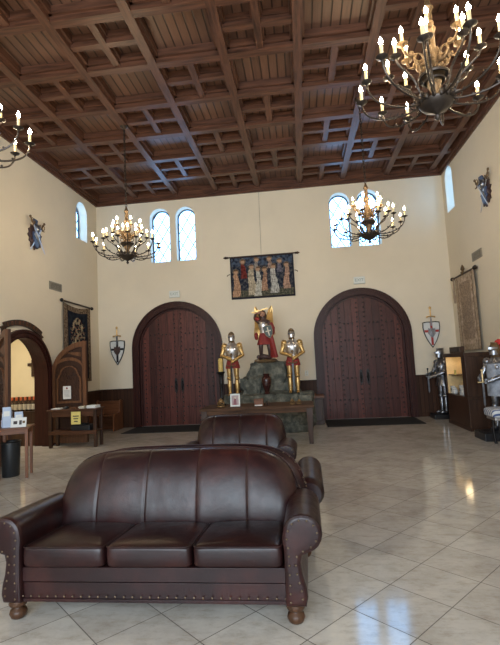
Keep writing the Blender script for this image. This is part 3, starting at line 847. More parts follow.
# carved ribbon over the doorway in the left wall
t = wall_thing('carved_banner', 'carved wooden ribbon banner above the arched doorway on the left wall', 'sign', LEFT(8.93, 1.246))
m = MB(); ro, ri = 1.36, 1.255; n = 24; a0, a1 = rad(60), rad(110)
out_ = [(ro*cos(a0+(a1-a0)*i/n), ro*sin(a0+(a1-a0)*i/n)) for i in range(n+1)] + [(ri*cos(a1-(a1-a0)*i/n), ri*sin(a1-(a1-a0)*i/n)) for i in range(n+1)]
m.plate([out_], -.045, 0)
for a, s in ((a0, -1), (a1, 1)):
    d = Vector((-sin(a), cos(a)))*s; c0 = Vector((cos(a), sin(a)))
    q = lambda r, e: tuple((c0*r+d*e))
    m.plate([[q(ro-.05, -.03), q(ri-.05, -.03), q(ri-.05, .10), q((ri+ro)/2-.05, .07), q(ro-.05, .11)]], -.03, 0)
rnd = random.Random(8)
for k in range(9):                                   # worn carved characters, not legible in the photo
    a = a1-(a1-a0)*(k+.8)/10.4; R_ = Matrix.Rotation(a-pi/2, 4, 'Y')
    g = MB(); c = 1.307
    g.bb((-.022, -.05, c-.036), (-.012, -.044, c+.036))
    if k % 2: g.bb((.012, -.05, c-.036), (.022, -.044, c+.036))
    if k % 3: g.bb((-.022, -.05, c+.026), (.022, -.044, c+.036))
    if k % 4 == 1: g.bb((-.022, -.05, c-.036), (.022, -.044, c-.026))
    g.xf(Matrix.Rotation(-(a-pi/2), 4, 'Y')); m.v, m.f, m.m = m.v, m.f, m.m; m.add(g.v, g.f, 1)
m.build('ribbon', [M['darkwood'], M['tablewood']], t)

# ------------------------------------------------------------------ door mats
for lab, a, b in (('black door mat in front of the left arched door', (-4.80, 11.46), (-2.28, 12.64)), ('black door mat in front of the right arched door', (.53, 11.40), (2.88, 12.64))):
    m = MB(); m.bb((a[0], a[1], 0), (b[0], b[1], .014)); tag(m.build('door_mat', M['mat'], bevel=.004), lab, 'mat')

# ------------------------------------------------------------------ altar table, rock and figures
def table(name, label, loc, w_, d_, h_, legw, mats, apron=.10, shelf=None, taper=1.0, thick=.04, cat='table', over=.03):
    t = thing(name, label, cat, loc)
    m = MB(); m.bb((-w_/2, -d_/2, h_-thick), (w_/2, d_/2, h_)); m.build('tabletop', mats[0], t, bevel=.008)
    m = MB(); a, b = w_/2-over-.01, d_/2-over-.01
    m.bb((-a, -b, h_-thick-apron), (a, -b+.025, h_-thick)); m.bb((-a, b-.025, h_-thick-apron), (a, b, h_-thick)); m.bb((-a, -b, h_-thick-apron), (-a+.025, b, h_-thick)); m.bb((a-.025, -b, h_-thick-apron), (a, b, h_-thick))
    m.build('apron', mats[0], t)
    for sx in (-1, 1):
        for sy in (-1, 1):
            x, y = sx*(w_/2-over-legw/2), sy*(d_/2-over-legw/2); m = MB()
            q = legw/2
            m.loft([[(x-q*k, y-q*k, z), (x+q*k, y-q*k, z), (x+q*k, y+q*k, z), (x-q*k, y+q*k, z)] for z, k in ((0, taper), (h_*.75, 1), (h_-thick, 1))]); m.build('leg', mats[1], t, bevel=.004)
    if shelf:
        m = MB(); m.bb((-w_/2+over, -d_/2+over, shelf-.02), (w_/2-over, d_/2-over, shelf)); m.bb((-w_/2+over, -d_/2+over-.005, shelf-.07), (w_/2-over, -d_/2+over+.02, shelf+.01)); m.build('shelf', mats[0], t)
    return t
t = table('altar_table', 'long dark weathered wooden table in front of the grey rock', (-.985, 9.66, 0), 2.34, .98, .77, .125, (M['altar'], M['darkwoodz']), .085, None, .62, .05)

SA = 1.126
def A(x, y, z): return (1.126*x-.235, 11.1+1.126*(y-9.8), 1.126*z)
def rock_mesh(m, c, s, seed, amp=.07, n=16):
    """rough block: subdivided box pushed about by noise"""
    g = {}; faces = []; vs = []
    def vert(p):
        k = tuple(round(q, 4) for q in p)
        if k not in g:
            q = Vector(p); r = q.lerp(q.normalized()*1.18, .28)
            w0 = Vector((r.x*s[0], r.y*s[1], r.z*s[2]))
            sd = Vector((seed*7.1, seed*3.3, 0))
            d = noise.noise(w0*2.6+sd)*amp*1.9 + noise.noise(w0*6+sd)*amp*1.1
            cell = noise.cell_vector(w0*4.2+sd)
            d += (cell.x-.5)*amp*1.5
            g[k] = len(vs); vs.append(w0 + q.normalized()*d + Vector(c))
        return g[k]
    for ax in range(3):
        for sg in (-1, 1):
            for i in range(n):
                for j in range(n):
                    q = []
                    for a, b in ((0, 0), (1, 0), (1, 1), (0, 1)):
                        p = [0, 0, 0]; p[ax] = sg; p[(ax+1) % 3] = -1+2*(i+a)/n; p[(ax+2) % 3] = -1+2*(j+b)/n; q.append(vert(p))
                    faces.append(tuple(q))
    m.add([tuple(max(v_, 0) if i_ == 2 else v_ for i_, v_ in enumerate(q)) for q in vs], faces)
m = MB(); mu = MB()
rock_mesh(m, (-.56, 9.95, .38), (.92, .50, .42), 1, .05, 22); rock_mesh(m, (-1.25, 9.90, .36), (.36, .40, .40), 2, .04, 14)
rock_mesh(mu, (-.58, 10.12, 1.12), (.40, .34, .36), 3, .045, 18); rock_mesh(mu, (-.92, 9.98, .92), (.24, .30, .24), 4, .05, 12); rock_mesh(mu, (-.17, 10.17, 1.10), (.23, .28, .34), 5, .05, 12)
rock_mesh(m, (.02, 9.78, .40), (.36, .36, .39), 6, .04, 14); rock_mesh(m, (-.6, 9.72, .42), (.55, .30, .40), 7, .05, 14)
m.add(mu.v, mu.f); m.v = [A(*q) for q in m.v]
tag(m.build('rock_pedestal', M['rock'], smooth=True, angle=16), 'stepped grey green rock carrying the winged statue behind the altar table', 'rock')

def armor(name, label, loc, rz, scale, C, pose, group=None, plume=None, extra=None):
    """full plate harness standing, facing -y. C: chest, limb, helmet, skirt materials"""
    t = thing(name, label, 'suit of armor', loc, rz, group, scale)
    chest, limb, helm, skirt = C
    def ringz(z, rx, ry, n=18, oy=0): return [(rx*cos(2*pi*k/n), oy+ry*sin(2*pi*k/n), z) for k in range(n)]
    for s in (-1, 1):
        m = MB(); m.ell((s*.105, -.05, .04), (.05, .125, .042), 12, 7); m.ell((s*.105, -.13, .03), (.035, .06, .028), 10, 6)
        m.ell((s*.105, .0, .09), (.045, .05, .05), 10, 6); m.build('sabaton', limb, t, smooth=True)
        m = MB(); m.lathe([(.042, .07), (.045, .11), (.058, .22), (.062, .32), (.052, .42), (.05, .47)], (s*.105, 0, 0), 14)
        m.ell((s*.105, -.015, .485), (.06, .068, .062), 12, 8); m.ell((s*.16, 0, .485), (.02, .045, .045), 8, 6)
        m.lathe([(.055, .50), (.066, .58), (.078, .70), (.088, .84), (.08, .90)], (s*.100, 0, 0), 14); m.torus((s*.105, 0, .43), .05, .008, 14, 5); m.torus((s*.103, 0, .56), .066, .008, 14, 5)
        m.build('leg', limb, t, smooth=True, angle=50)
    m = MB(); m.loft([ringz(.76, .21, .16), ringz(.80, .205, .155), ringz(.92, .175, .135), ringz(1.02, .145, .112)])
    for z, r in ((.84, .20), (.92, .183)): m.torus((0, 0, z), r*.98, .006, 20, 5, 0, Matrix.Diagonal((1, .76, 1)))
    m.build('skirt', skirt, t, smooth=True, angle=60)
    m = MB(); m.loft([ringz(.98, .15, .118), ringz(1.04, .138, .108), ringz(1.12, .165, .13), ringz(1.24, .195, .160, oy=-.012), ringz(1.34, .20, .150, oy=-.01), ringz(1.42, .165, .115), ringz(1.48, .085, .08), ringz(1.52, .07, .07)])
    m.tube([(0, -.112, 1.02), (0, -.15, 1.12), (0, -.178, 1.24), (0, -.165, 1.34), (0, -.12, 1.42)], .007, 6)
    m.torus((0, 0, 1.02), .147, .014, 22, 6, 0, Matrix.Diagonal((1, .78, 1)))
    for s in (-1, 1): m.ell((s*.09, -.125, 1.29), (.07, .04, .075), 10, 6)
    m.build('breastplate', chest, t, smooth=True, angle=60)
    m = MB(); m.torus((0, 0, 1.50), .07, .02, 16, 6); m.lathe([(.05, 1.50), (.075, 1.53), (.092, 1.58), (.098, 1.65), (.092, 1.71), (.068, 1.765), (.03, 1.795), (.004, 1.80)], n=18, sy=1.12)
    m.plate([[(-.005, 1.62), (.005, 1.62), (.005, 1.80), (-.005, 1.80)]], -.10, .12)
    m.build('helmet', helm, t, smooth=True, angle=50)
    m = MB(); m.loft([[(.088*cos(a), -.02-.105*sin(a), z) for a in [pi*k/10 for k in range(11)]] + [(.075*cos(a), -.02-.088*sin(a), z) for a in [pi-pi*k/10 for k in range(11)]] for z in (1.54, 1.58, 1.63)])
    m.loft([[(.094*cos(a), -.02-(.108+.05*sin(a)**6)*sin(a), z) for a in [pi*k/10 for k in range(11)]] + [(.08*cos(a), -.02-.09*sin(a), z) for a in [pi-pi*k/10 for k in range(11)]] for z in (1.655, 1.70)])
    m.build('visor', chest, t, smooth=True, angle=50)
    m = MB(); m.bb((-.075, -.105, 1.632), (.075, -.09, 1.652)); m.build('eye_slit', M['blackp'], t)
    for s in (-1, 1):
        sh, el, ha = pose[0 if s < 0 else 1]
        sh, el, ha = [Vector((s*q[0], q[1], q[2])) for q in (sh, el, ha)]
        m = MB(); m.ell(sh+Vector((s*.0, 0, .03)), (.085, .085, .085), 14, 8); m.ell(sh+Vector((s*.025, 0, -.03)), (.072, .078, .06), 12, 7); m.ell(sh+Vector((s*.03, 0, -.08)), (.06, .066, .045), 12, 7); m.build('pauldron', limb, t, smooth=True)
        m = MB(); mid = sh.lerp(el, .5); m.tube([sh, mid, el], [.055, .058, .048], 12); m.ell(el, (.055, .055, .055), 12, 8); d = (ha-el)
        m.tube([el, el+d*.25, el+d*.55, el+d*.92], [.046, .055, .047, .036], 12); m.build('arm', limb, t, smooth=True, angle=60)
        g = MB(); dn = d.normalized(); g.tube([el+d*.78, el+d*.9, ha], [.056, .046, .036], 12); g.ell(ha+dn*.02, (.042, .036, .045), 10, 6)
        for k in range(4):
            o_ = Vector((0, 0, .03-.02*k)); b_ = ha+dn*.045+o_
            g.tube([b_, b_+Vector((-s*.012, -.024, 0)), b_+Vector((-s*.034, -.022, -.004)), b_+Vector((-s*.040, .0, -.006))], [.0105, .0105, .0095, .008], 6)
        g.tube([ha+Vector((0, .0, .03)), ha+dn*.03+Vector((-s*.01, -.02, .05)), ha+dn*.06+Vector((-s*.025, -.012, .055))], [.012, .011, .009], 6)
        g.build('gauntlet', limb, t, smooth=True, angle=60)
    if plume:
        m = MB()
        for k in range(7):
            a = -.5+k*.17; m.tube([(a*.06, .07, 1.75), (a*.10, .13, 1.83-.01*abs(k-3)), (a*.16, .21, 1.82), (a*.24, .29, 1.72), (a*.28, .30, 1.60)], [.012, .04, .05, .042, .01], 8)
        m.build('plume', plume, t, smooth=True)
    if extra: extra(t)
    return t
front = ((.215, 0, 1.37), (.30, -.03, 1.13), (.07, -.21, 1.04)); fr2 = ((.215, 0, 1.37), (.30, -.03, 1.13), (.07, -.215, .97))
KC = (M['silver'], M['goldleaf'], M['gold'], M['red'])
def sash(t):
    m = MB(); m.loft([[(x, -.118-.02*sin(a*3), z) for a, x in [(k*.3, -.10+k*.05) for k in range(5)]] + [(x, -.10-.02*sin(a*3), z) for a, x in [(k*.3, -.10+k*.05) for k in range(4, -1, -1)]] for z in (.98, .99)]); m.build('belt', M['gold'], t)
for x, lab in ((-1.29, 'gilt and silver knight armour on the rock ledge left of the winged statue'), (.015, 'gilt and silver knight armour on the rock ledge right of the winged statue')):
    armor('knight_armor', lab, A(x, 9.66, .80), 0, .865, KC, (front, fr2), 'gilt knights flanking the winged statue', None, sash)
    sw = thing('sword', 'gold-hilted sword held point down by the knight '+('left' if x < -1 else 'right')+' of the winged statue', 'sword', A(x, 9.66-.185, .805), 0, 'swords held by the gilt knights', SA)
    m = MB(); m.plate([[(0, .03), (.016, .08), (.02, .62), (-.02, .62), (-.016, .08)]], -.006, .006); m.build('blade', M['iron'] if x < -1 else M['blackp'], sw)
    m = MB(); m.tube([(0, 0, .62), (0, 0, .86)], .012, 8); m.tube([(-.10, 0, .655), (-.05, 0, .63), (.05, 0, .63), (.10, 0, .655)], .012, 8); m.ell((0, 0, .88), (.026, .02, .026), 10, 6); m.build('hilt', M['gold'], sw, smooth=True)

# winged warrior statue, carved and painted
st = thing('winged_statue', 'painted winged warrior statue in red cloak with raised arm on top of the rock', 'statue', A(-.595, 10.06, 1.475), 0, None, SA)
m = MB(); m.ell((0, 0, .03), (.26, .20, .05), 16, 6, 0, .6, .8); rnd = random.Random(2)
for k in range(9): m.ell((rnd.uniform(-.2, .2), rnd.uniform(-.15, .05), .05), (.07, .06, .035), 8, 5)
m.build('base', M['gold'], st, smooth=True)
def skin_fig(name, parent, V, E, R, mat):
    me = bpy.data.meshes.new(name); me.from_pydata(V, E, []); me.materials.append(mat)
    o = bpy.data.objects.new(name, me); COL.objects.link(o); o.parent = parent
    md = o.modifiers.new('skin', 'SKIN'); md.use_smooth_shade = True
    for i, r in enumerate(R): me.skin_vertices[0].data[i].radius = (r, r)
    me.skin_vertices[0].data[0].use_root = True
    sb = o.modifiers.new('sub', 'SUBSURF'); sb.levels = 1; sb.render_levels = 2
    return o
V = [(.0, 0, .62), (.0, -.005, .74), (-.01, -.01, .86), (-.015, -.005, .95), (-.015, -.02, 1.00), (-.02, -.03, 1.07), (-.02, -.03, 1.13),
     (-.12, -.01, .92), (-.20, -.02, 1.00), (-.225, -.05, .95), (-.17, -.06, 1.10), (-.09, -.07, 1.13),
     (.10, -.01, .91), (.16, -.04, .78), (.12, -.14, .72),
     (-.07, 0, .57), (-.09, -.05, .36), (-.10, .02, .12), (-.10, -.06, .075),
     (.07, 0, .56), (.10, -.03, .34), (.10, .01, .12), (.11, -.07, .075)]
E_ = [(0, 1), (1, 2), (2, 3), (3, 4), (4, 5), (5, 6), (3, 7), (7, 8), (8, 10), (10, 11), (3, 12), (12, 13), (13, 14), (0, 15), (15, 16), (16, 17), (17, 18), (0, 19), (19, 20), (20, 21), (21, 22)]
V2 = [v for i, v in enumerate(V) if i != 9]; E2 = [tuple(q if q < 9 else q-1 for q in e) for e in E_]
R2 = [.085, .075, .10, .075, .035, .058, .05, .05, .042, .032, .032, .05, .04, .034, .07, .055, .036, .03, .07, .055, .036, .03]
skin_fig('body', st, V2, E2, R2, plain('dark carved armour', (.075, .045, .038), .4, .35, .5, 25))
m = MB(); m.ell((-.02, -.03, 1.085), (.056, .06, .07), 14, 9); m.tube([(-.015, -.012, .96), (-.018, -.02, 1.04)], .038, 10); m.build('head', M['skin'], st, smooth=True)
m = MB(); m.tube([(-.17, -.06, 1.10), (-.12, -.065, 1.12), (-.09, -.07, 1.13)], [.03, .032, .033], 8)
for k in range(4): m.tube([(-.10, -.075, 1.155-.016*k), (-.07, -.105, 1.155-.016*k), (-.06, -.085, 1.155-.016*k)], .009, 6)
m.tube([(-.10, -.08, 1.15), (-.075, -.06, 1.165)], .01, 6); m.build('sword_hand', M['skin'], st, smooth=True)
m = MB()
for s in (-1, 1): m.ell((-.02+s*.022, -.082, 1.10), (.009, .006, .006), 7, 4)
m.ell((-.02, -.092, 1.078), (.009, .012, .016), 7, 5, 1); m.ell((-.02, -.084, 1.052), (.016, .006, .006), 7, 4, 2); m.build('face', [M['hair'], M['skin'], M['red']], st, smooth=True)
m = MB(); m.ell((-.02, .008, 1.128), (.068, .066, .062), 12, 8)
for s in (-1, 1): m.tube([(-.02+s*.05, .0, 1.13), (-.02+s*.068, .0, 1.06), (-.02+s*.065, .01, .99)], [.024, .026, .014], 8)
m.tube([(-.02, .035, 1.12), (-.02, .06, 1.02), (-.02, .055, .95)], [.05, .055, .03], 8); m.build('hair', M['hair'], st, smooth=True)
for s in (-1, 1):
    m = MB()
    o = [(0, .80), (s*.06, .98), (s*.12, 1.16), (s*.165, 1.26), (s*.20, 1.29), (s*.215, 1.20), (s*.205, 1.05), (s*.19, .90), (s*.20, .75), (s*.20, .62), (s*.17, .50), (s*.13, .58), (s*.08, .66), (s*.03, .72)]
    m.plate([o if s > 0 else o[::-1]], .075, .10)
    for k in range(7):
        x0 = s*(.07+.02*k); m.tube([(x0, .07, 1.02+.03*k), (x0+s*.012, .068, .85), (x0-s*.01+s*.01*k, .07, .60+.02*abs(k-5))], [.010, .016, .008], 6)
    m.tube([(s*.02, .08, .84), (s*.07, .07, 1.02), (s*.13, .075, 1.18), (s*.185, .08, 1.28)], [.03, .028, .022, .014], 8)
    m.build('wing', M['goldleaf'], st, smooth=True, angle=40)
def ringz(z, rx, ry, ox=0, oy=0, n=24, fold=0): return [((rx+fold*cos(7*a+z*9))*cos(a)+ox, (ry+fold*cos(7*a+z*9))*sin(a)+oy, z) for a in [2*pi*k/n for k in range(n)]]
m = MB(); m.loft([ringz(.64, .105, .09), ringz(.72, .095, .082, 0), ringz(.82, .115, .10, -.01), ringz(.90, .118, .095, -.015), ringz(.95, .075, .06, -.015)]); m.build('cuirass', M['silver'], st, smooth=True)
m = MB(); m.loft([ringz(.40, .19, .14, .02, 0, 28, .012), ringz(.52, .155, .12, .01, 0, 28, .008), ringz(.66, .108, .093, 0, 0, 28, .003)]); m.build('tunic', M['red'], st, smooth=True)
m = MB()     # cloak falling in folds down the right side and over the back
for k in range(7):
    a = k/6; m.tube([(-.02+.10*a, .05-.12*a, .90-.10*a), (.08+.06*a, .06-.19*a, .66), (.10+.09*a, .05-.19*a, .40), (.12+.13*a, .04-.16*a, .10)], [.03, .045, .05, .045], 9)
m.ell((-.185, -.02, .60), (.045, .05, .09), 9, 6); m.tube([(-.11, -.03, .96), (-.16, -.03, 1.0), (-.20, -.03, 1.0)], [.05, .055, .03], 9)
m.tube([(.15, -.02, .88), (.20, -.03, .76), (.21, -.05, .62)], [.05, .05, .02], 9)
m.build('cloak', M['red'], st, smooth=True)
sh_ = MB(); p = [(-.095, .13), (0, .145), (.095, .13), (.10, 0), (.07, -.09), (0, -.16), (-.07, -.09), (-.10, 0)]
sh_.plate([p], -.012, .012); sh_.plate([[(x*1.07, z*1.05) for x, z in p], [(x*.95, z*.96) for x, z in p]], -.016, .01, 1)
sh_.plate([[(-.014, -.10), (.014, -.10), (.014, .10), (-.014, .10)]], -.019, -.011, 2); sh_.plate([[(-.06, .0), (.06, .0), (.06, .028), (-.06, .028)]], -.0185, -.011, 2)
sh_.xf(Matrix.Translation((.105, -.19, .68)) @ Matrix.Scale(.95, 4) @ Matrix.Rotation(rad(-12), 4, 'Y') @ Matrix.Rotation(rad(8), 4, 'Z')); sh_.build('shield', [M['green'], M['gold'], M['cream']], st)
m = MB(); m.tube([(-.09, -.09, 1.14), (-.20, -.06, 1.06)], .012, 7); m.plate([[(-.16, -.012), (.10, -.018), (.14, 0), (.10, .018), (-.16, .012)]], -.006, .006)
m.v = m.v[:]; m2 = MB(); m2.plate([[(-.20, -.014), (.16, -.012), (.19, 0), (.16, .012), (-.20, .014)]], -.005, .005); m2.xf(Matrix.Translation((-.06, -.085, 1.175)) @ Matrix.Rotation(rad(-14), 4, 'Y')); m2.tube([(-.17, -.085, 1.145), (-.22, -.085, 1.13)], .013, 7); m2.build('sword', M['goldleaf'], st)
# foe lying under the feet
m = MB(); m.tube([(-.14, -.08, .10), (-.04, -.14, .14), (.06, -.13, .12), (.12, -.10, .09)], [.03, .055, .05, .02], 9); m.ell((-.15, -.11, .13), (.045, .045, .045), 9, 6); m.build('fallen_foe', M['brownen'], st, smooth=True)

# things on the altar table (top at .735) and on the ledge
TZ = .77
t = thing('candlestick', 'tall black iron candlestick with a gold candle at the left end of the altar table', 'candlestick', (-1.79, 9.85, TZ), 0, None, 1.17)
m = MB(); m.lathe([(.075, 0), (.08, .02), (.05, .04), (.03, .07), (.028, .12), (.042, .15), (.030, .18), (.032, .40), (.045, .43), (.03, .46), (.034, .55), (.05, .58), (.075, .61), (.08, .63), (.03, .635)], n=16)
for k in range(5): m.torus((0, 0, .20+k*.045), .034, .007, 14, 5)
m.build('stem', M['iron'], t, smooth=True, angle=50)
m = MB(); m.lathe([(.042, .632), (.042, .87), (.03, .885), (.004, .886)], n=16)
for k in range(6): m.torus((0, 0, .66+k*.036), .042, .005, 14, 5)
m.build('candle', plain('yellow gold candle', (.62, .43, .13), .5, 0, .2, 30), t, smooth=True, angle=50)
def ornament(label, loc, s, cat='ornament'):
    t = thing('gilt_ornament', label, cat, loc, 0, 'small gilt ornaments on the altar table', s)
    m = MB(); m.lathe([(.07, 0), (.09, .012), (.085, .03), (.06, .035)], n=16)
    for k in range(6):
        a = 2*pi*k/6; m.torus((.062*cos(a), .062*sin(a), .075), .026, .011, 12, 6, 0, Matrix.Rotation(a, 3, 'Z') @ Matrix.Rotation(rad(90), 3, 'Y'))
    m.ell((0, 0, .115), (.06, .06, .05), 12, 7); m.ell((0, 0, .165), (.016, .016, .02), 8, 5)
    m.build('openwork_body', M['skull'], t, smooth=True, angle=60)
    m = MB(); m.ell((0, 0, .08), (.05, .05, .05), 10, 6); m.build('core', M['blackp'], t, smooth=True)
ornament('gilt openwork ornament in front of the candlestick on the altar table', (-1.75, 9.48, TZ), 1.05)
ornament('gilt openwork ornament near the right end of the altar table', (-.25, 9.5, TZ), .66)
ornament('smallest gilt openwork ornament at the right end of the altar table', (-.11, 9.5, TZ), .58)
t = thing('picture_frame', 'white-framed picture standing on the altar table', 'picture frame', (-1.45, 9.5, TZ), 0, None, 1.08)
Rx = Matrix.Rotation(rad(-8), 4, 'X')
m = MB(); m.plate([rect(-.095, 0, .095, .245), rect(-.07, .03, .07, .215)], -.012, .006); m.xf(Rx); m.build('frame', M['white'], t)
m = MB(); m.plate([rect(-.072, .028, .072, .217)], -.004, .002); m.plate([[(-.04, .03), (.03, .03), (.02, .15), (-.02, .16)]], -.006, -.003, 1); m.ell((0, -.004, .165), (.018, .004, .02), 8, 5, 2); m.xf(Rx); m.build('print', [plain('pinkish print', (.45, .34, .34), .6, 0, .2, 30), plain('mauve print', (.28, .10, .12), .6), M['cream']], t)
m = MB(); m.bb((-.02, .0, 0), (.02, .09, .012)); m.tube([(0, .085, .008), (0, .02, .16)], .008, 6); m.build('easel_back', M['darkwood'], t)
t = thing('wooden_box', 'small brown wooden box with a pale card at the middle of the altar table', 'box', (-.95, 9.52, TZ), 0, None, 1.05)
m = MB(); m.bb((-.09, -.06, 0), (.09, .06, .10)); m.build('body', M['tablewood'], t, bevel=.004)
m = MB(); m.bb((-.095, -.065, .10), (.095, .065, .135)); m.build('lid', M['leafwood'], t, bevel=.006)
m = MB(); m.box((0, -.078, .012), (.15, .03, .02)); m.build('card', M['paper'], t)
for k, (x, h_, lab) in enumerate(((-.79, .095, 'small dark figurine right beside the wooden box on the altar table'), (-.74, .08, 'tiny brown figurine second from the wooden box on the altar table'))):
    m = MB(); m.lathe([(.02, 0), (.022, .01), (.012, .02), (.018, h_*.5), (.010, h_*.68), (.013, h_*.82), (.002, h_)], n=10); tag(m.build('figurine', M['brownen' if k else 'darkwood'], smooth=True), lab, 'figurine').location = (x, 9.5, TZ)
t = thing('niche_vase', 'dark red vase standing on the rock ledge below the winged statue', 'vase', A(-.56, 9.50, .815), 0, None, SA)
m = MB(); m.lathe([(.06, 0), (.065, .02), (.045, .05), (.085, .16), (.105, .27), (.095, .34), (.06, .385), (.075, .42), (.065, .425), (.045, .38)], n=20); m.build('body', plain('dark red glaze', (.035, .009, .008), .25, 0, .3, 12), t, smooth=True)
m = MB(); m.ell((0, -.09, .22), (.035, .02, .055), 10, 6); m.build('medallion', M['brownen'], t, smooth=True)
# low wooden stand between the rock and the right door
t = thing('wooden_stand', 'low reddish-brown wooden stand between the rock and the right door', 'stand', (.32, 12.18, 0), 0, None, 1.13)
m = MB(); m.bb((-.15, -.24, .0), (.15, .22, .60)); m.plate([rect(-.15, .06, .15, .56), rect(-.11, .10, .11, .52)], -.252, -.24); m.build('body', M['darkwoodz'], t, bevel=.006)
m = MB(); m.bb((-.18, -.29, .60), (.18, .225, .655)); m.build('top', M['tablewood'], t, bevel=.008)

# ------------------------------------------------------------------ right side
def plinth(label, loc, sx, sy, h_):
    m = MB(); m.bb((-sx/2, -sy/2, 0), (sx/2, sy/2, h_)); m.bb((-sx/2+.03, -sy/2+.03, h_), (sx/2-.03, sy/2-.03, h_+.015)); o = m.build('plinth', M['blackp'], bevel=.01); o.location = loc
    return tag(o, label, 'plinth', 'black plinths under the steel armours')
plinth('black plinth under the steel armour beside the right door', (3.53, 12.29, 0), .52, .50, .11)
plinth('black plinth under the red-plumed armour at the right edge', (3.57, 9.15, 0), .60, .54, .14)
SCC = (M['steel'], M['steel'], M['steel'], M['steel'])
arms1 = (((.215, 0, 1.37), (.28, -.10, 1.12), (.12, -.36, 1.06)), ((.215, 0, 1.37), (.29, -.10, 1.13), (.10, -.36, 1.02)))
armor('plate_armor', 'polished steel suit of armour standing beside the display cabinet', (3.59, 12.29, .128), rad(-76), .93, SCC, arms1)
sw = thing('sword', 'short sword held out by the steel armour beside the cabinet', 'sword', (3.22, 12.18, .66), 0)
m = MB(); m.plate([[(0, .0), (.016, .05), (.018, .44), (-.018, .44), (-.016, .05)]], -.006, .006); m.build('blade', M['steel'], sw)
m = MB(); m.tube([(0, 0, .44), (0, 0, .60)], .012, 8); m.tube([(-.09, 0, .45), (.09, 0, .45)], .011, 8); m.ell((0, 0, .62), (.024, .02, .024), 10, 6); m.build('hilt', M['iron'], sw, smooth=True)
def tabard(t):
    m = MB()
    for z0, z1, r in ((.70, .98, .215), (.98, 1.36, .20)):
        m.loft([[(r*cos(a), -r*.86*sin(a)-.01, z) for a in [pi*(.12+.76*k/10) for k in range(11)]] + [((r-.012)*cos(a), -(r-.012)*.86*sin(a)-.01, z) for a in [pi*(.88-.76*k/10) for k in range(11)]] for z in (z0, z1)])
    m.build('tabard', plain('pale blue and white tabard', (.30, .33, .39), .8, 0, .6, 6), t, smooth=True, angle=50)
armor('plate_armor', 'steel suit of armour with red plume and pale tabard at the right edge', (3.70, 9.17, .158), rad(-62), .925, (M['steel'], M['steel'], M['gold'], M['cream']), arms1, None, M['redp'], tabard)
sw = thing('sword', 'gold-gripped sword held by the red-plumed armour', 'sword', (3.365, 9.005, .62), 0)
m = MB(); m.plate([[(0, .0), (.016, .05), (.018, .46), (-.018, .46), (-.016, .05)]], -.006, .006); m.build('blade', M['steel'], sw)
m = MB(); m.tube([(0, 0, .46), (0, 0, .66)], .015, 8); m.tube([(-.09, 0, .46), (.09, 0, .46)], .011, 8); m.ell((0, 0, .68), (.026, .022, .026), 10, 6); m.build('hilt', plain('pale gold grip', (.75, .55, .28), .4, .2), sw, smooth=True)
# display cabinet
t = thing('display_cabinet', 'dark wood display cabinet with an open lit niche against the right wall', 'cabinet', (3.80, 10.74, 0))
m = MB(); a, b, y0, y1 = -.37, .38, -.70, .69
m.bb((a, y0, .05), (b, y1, .68)); m.bb((a-.015, y0-.015, 0), (b, y1+.015, .08)); m.bb((a-.02, y0-.02, .66), (b, y1+.02, .71))
m.bb((a, y0, .71), (b, y0+.24, 1.64)); m.bb((a, y1-.05, .71), (b, y1, 1.64)); m.bb((b-.03, y0, .71), (b, y1, 1.64)); m.bb((a-.02, y0-.02, 1.56), (b, y1+.02, 1.65))
m.build('carcass', M['darkwoodz'], t, bevel=.006)
m = MB(); m.bb((b-.345, y0+.24, .71), (b-.331, y1-.05, 1.56)); m.bb((a+.02, y1-.062, .71), (b-.345, y1-.049, 1.56)); m.build('niche_back', plain('ochre niche lining', (.78, .56, .28), .5, 0, .2, 6), t)
m = MB(); m.bb((a+.05, y1-.62, 1.14), (b-.345, y1-.062, 1.155)); m.build('glass_shelf', M['bronze'], t)
m = MB(); m.plate([rect(-.06, -.055, .06, .055)], -.006, .0); o = m.build('niche_card', M['yellowp'], None); o.location = (3.418, 10.95, .82+.0); o.rotation_euler = (0, 0, rad(-90)); tag(o, 'pale yellow card standing on the shelf of the cabinet niche', 'card')
o.location = (3.50, 10.93, 1.211)
l_ = bpy.data.lights.new('niche_lamp', 'POINT'); l_.energy = 3.2; l_.color = (1, .75, .42); l_.shadow_soft_size = .10; lo = bpy.data.objects.new('niche_lamp', l_); COL.objects.link(lo); lo.parent = t; lo.location = (-.2, .2, 1.47)
rnd = random.Random(4)
for k, (y, h_, ww) in enumerate(((10.38, .20, .10), (10.52, .15, .12), (10.66, .22, .09), (11.10, .14, .13), (11.27, .17, .10))):
    m = MB()
    if k % 2: m.lathe([(ww*.35, 0), (ww*.5, .02), (ww*.5, h_*.6), (ww*.3, h_*.8), (ww*.35, h_)], n=14)
    else: m.bb((-.04, -ww/2, 0), (.04, ww/2, h_)); m.bb((-.042, -ww*.3, h_*.4), (-.039, ww*.3, h_*.7), 1)
    o = m.build('souvenir_cup' if k % 2 else 'souvenir_box', [M['whitep'], M['ink']], None, smooth=bool(k % 2)); o.location = (3.52, y, .711)
    tag(o, ('small white cup' if k % 2 else 'small white box')+' in the cabinet niche, '+['nearest us', 'second nearest us', 'in the middle of the row', 'second from the far end', 'at the far end'][k], 'cup' if k % 2 else 'box', 'white souvenirs in the cabinet niche')
t = thing('plaque', 'small dark plaque standing on top of the display cabinet', 'plaque', (3.60, 11.0, 1.651), 0, None, 1.2)
m = MB(); m.bb((-.05, -.28, 0), (.05, .28, .12)); m.build('block', M['darkwood'], t, bevel=.008)
m = MB(); m.bb((-.056, -.22, .03), (-.049, .22, .09)); m.build('inlay', M['bronze'], t)
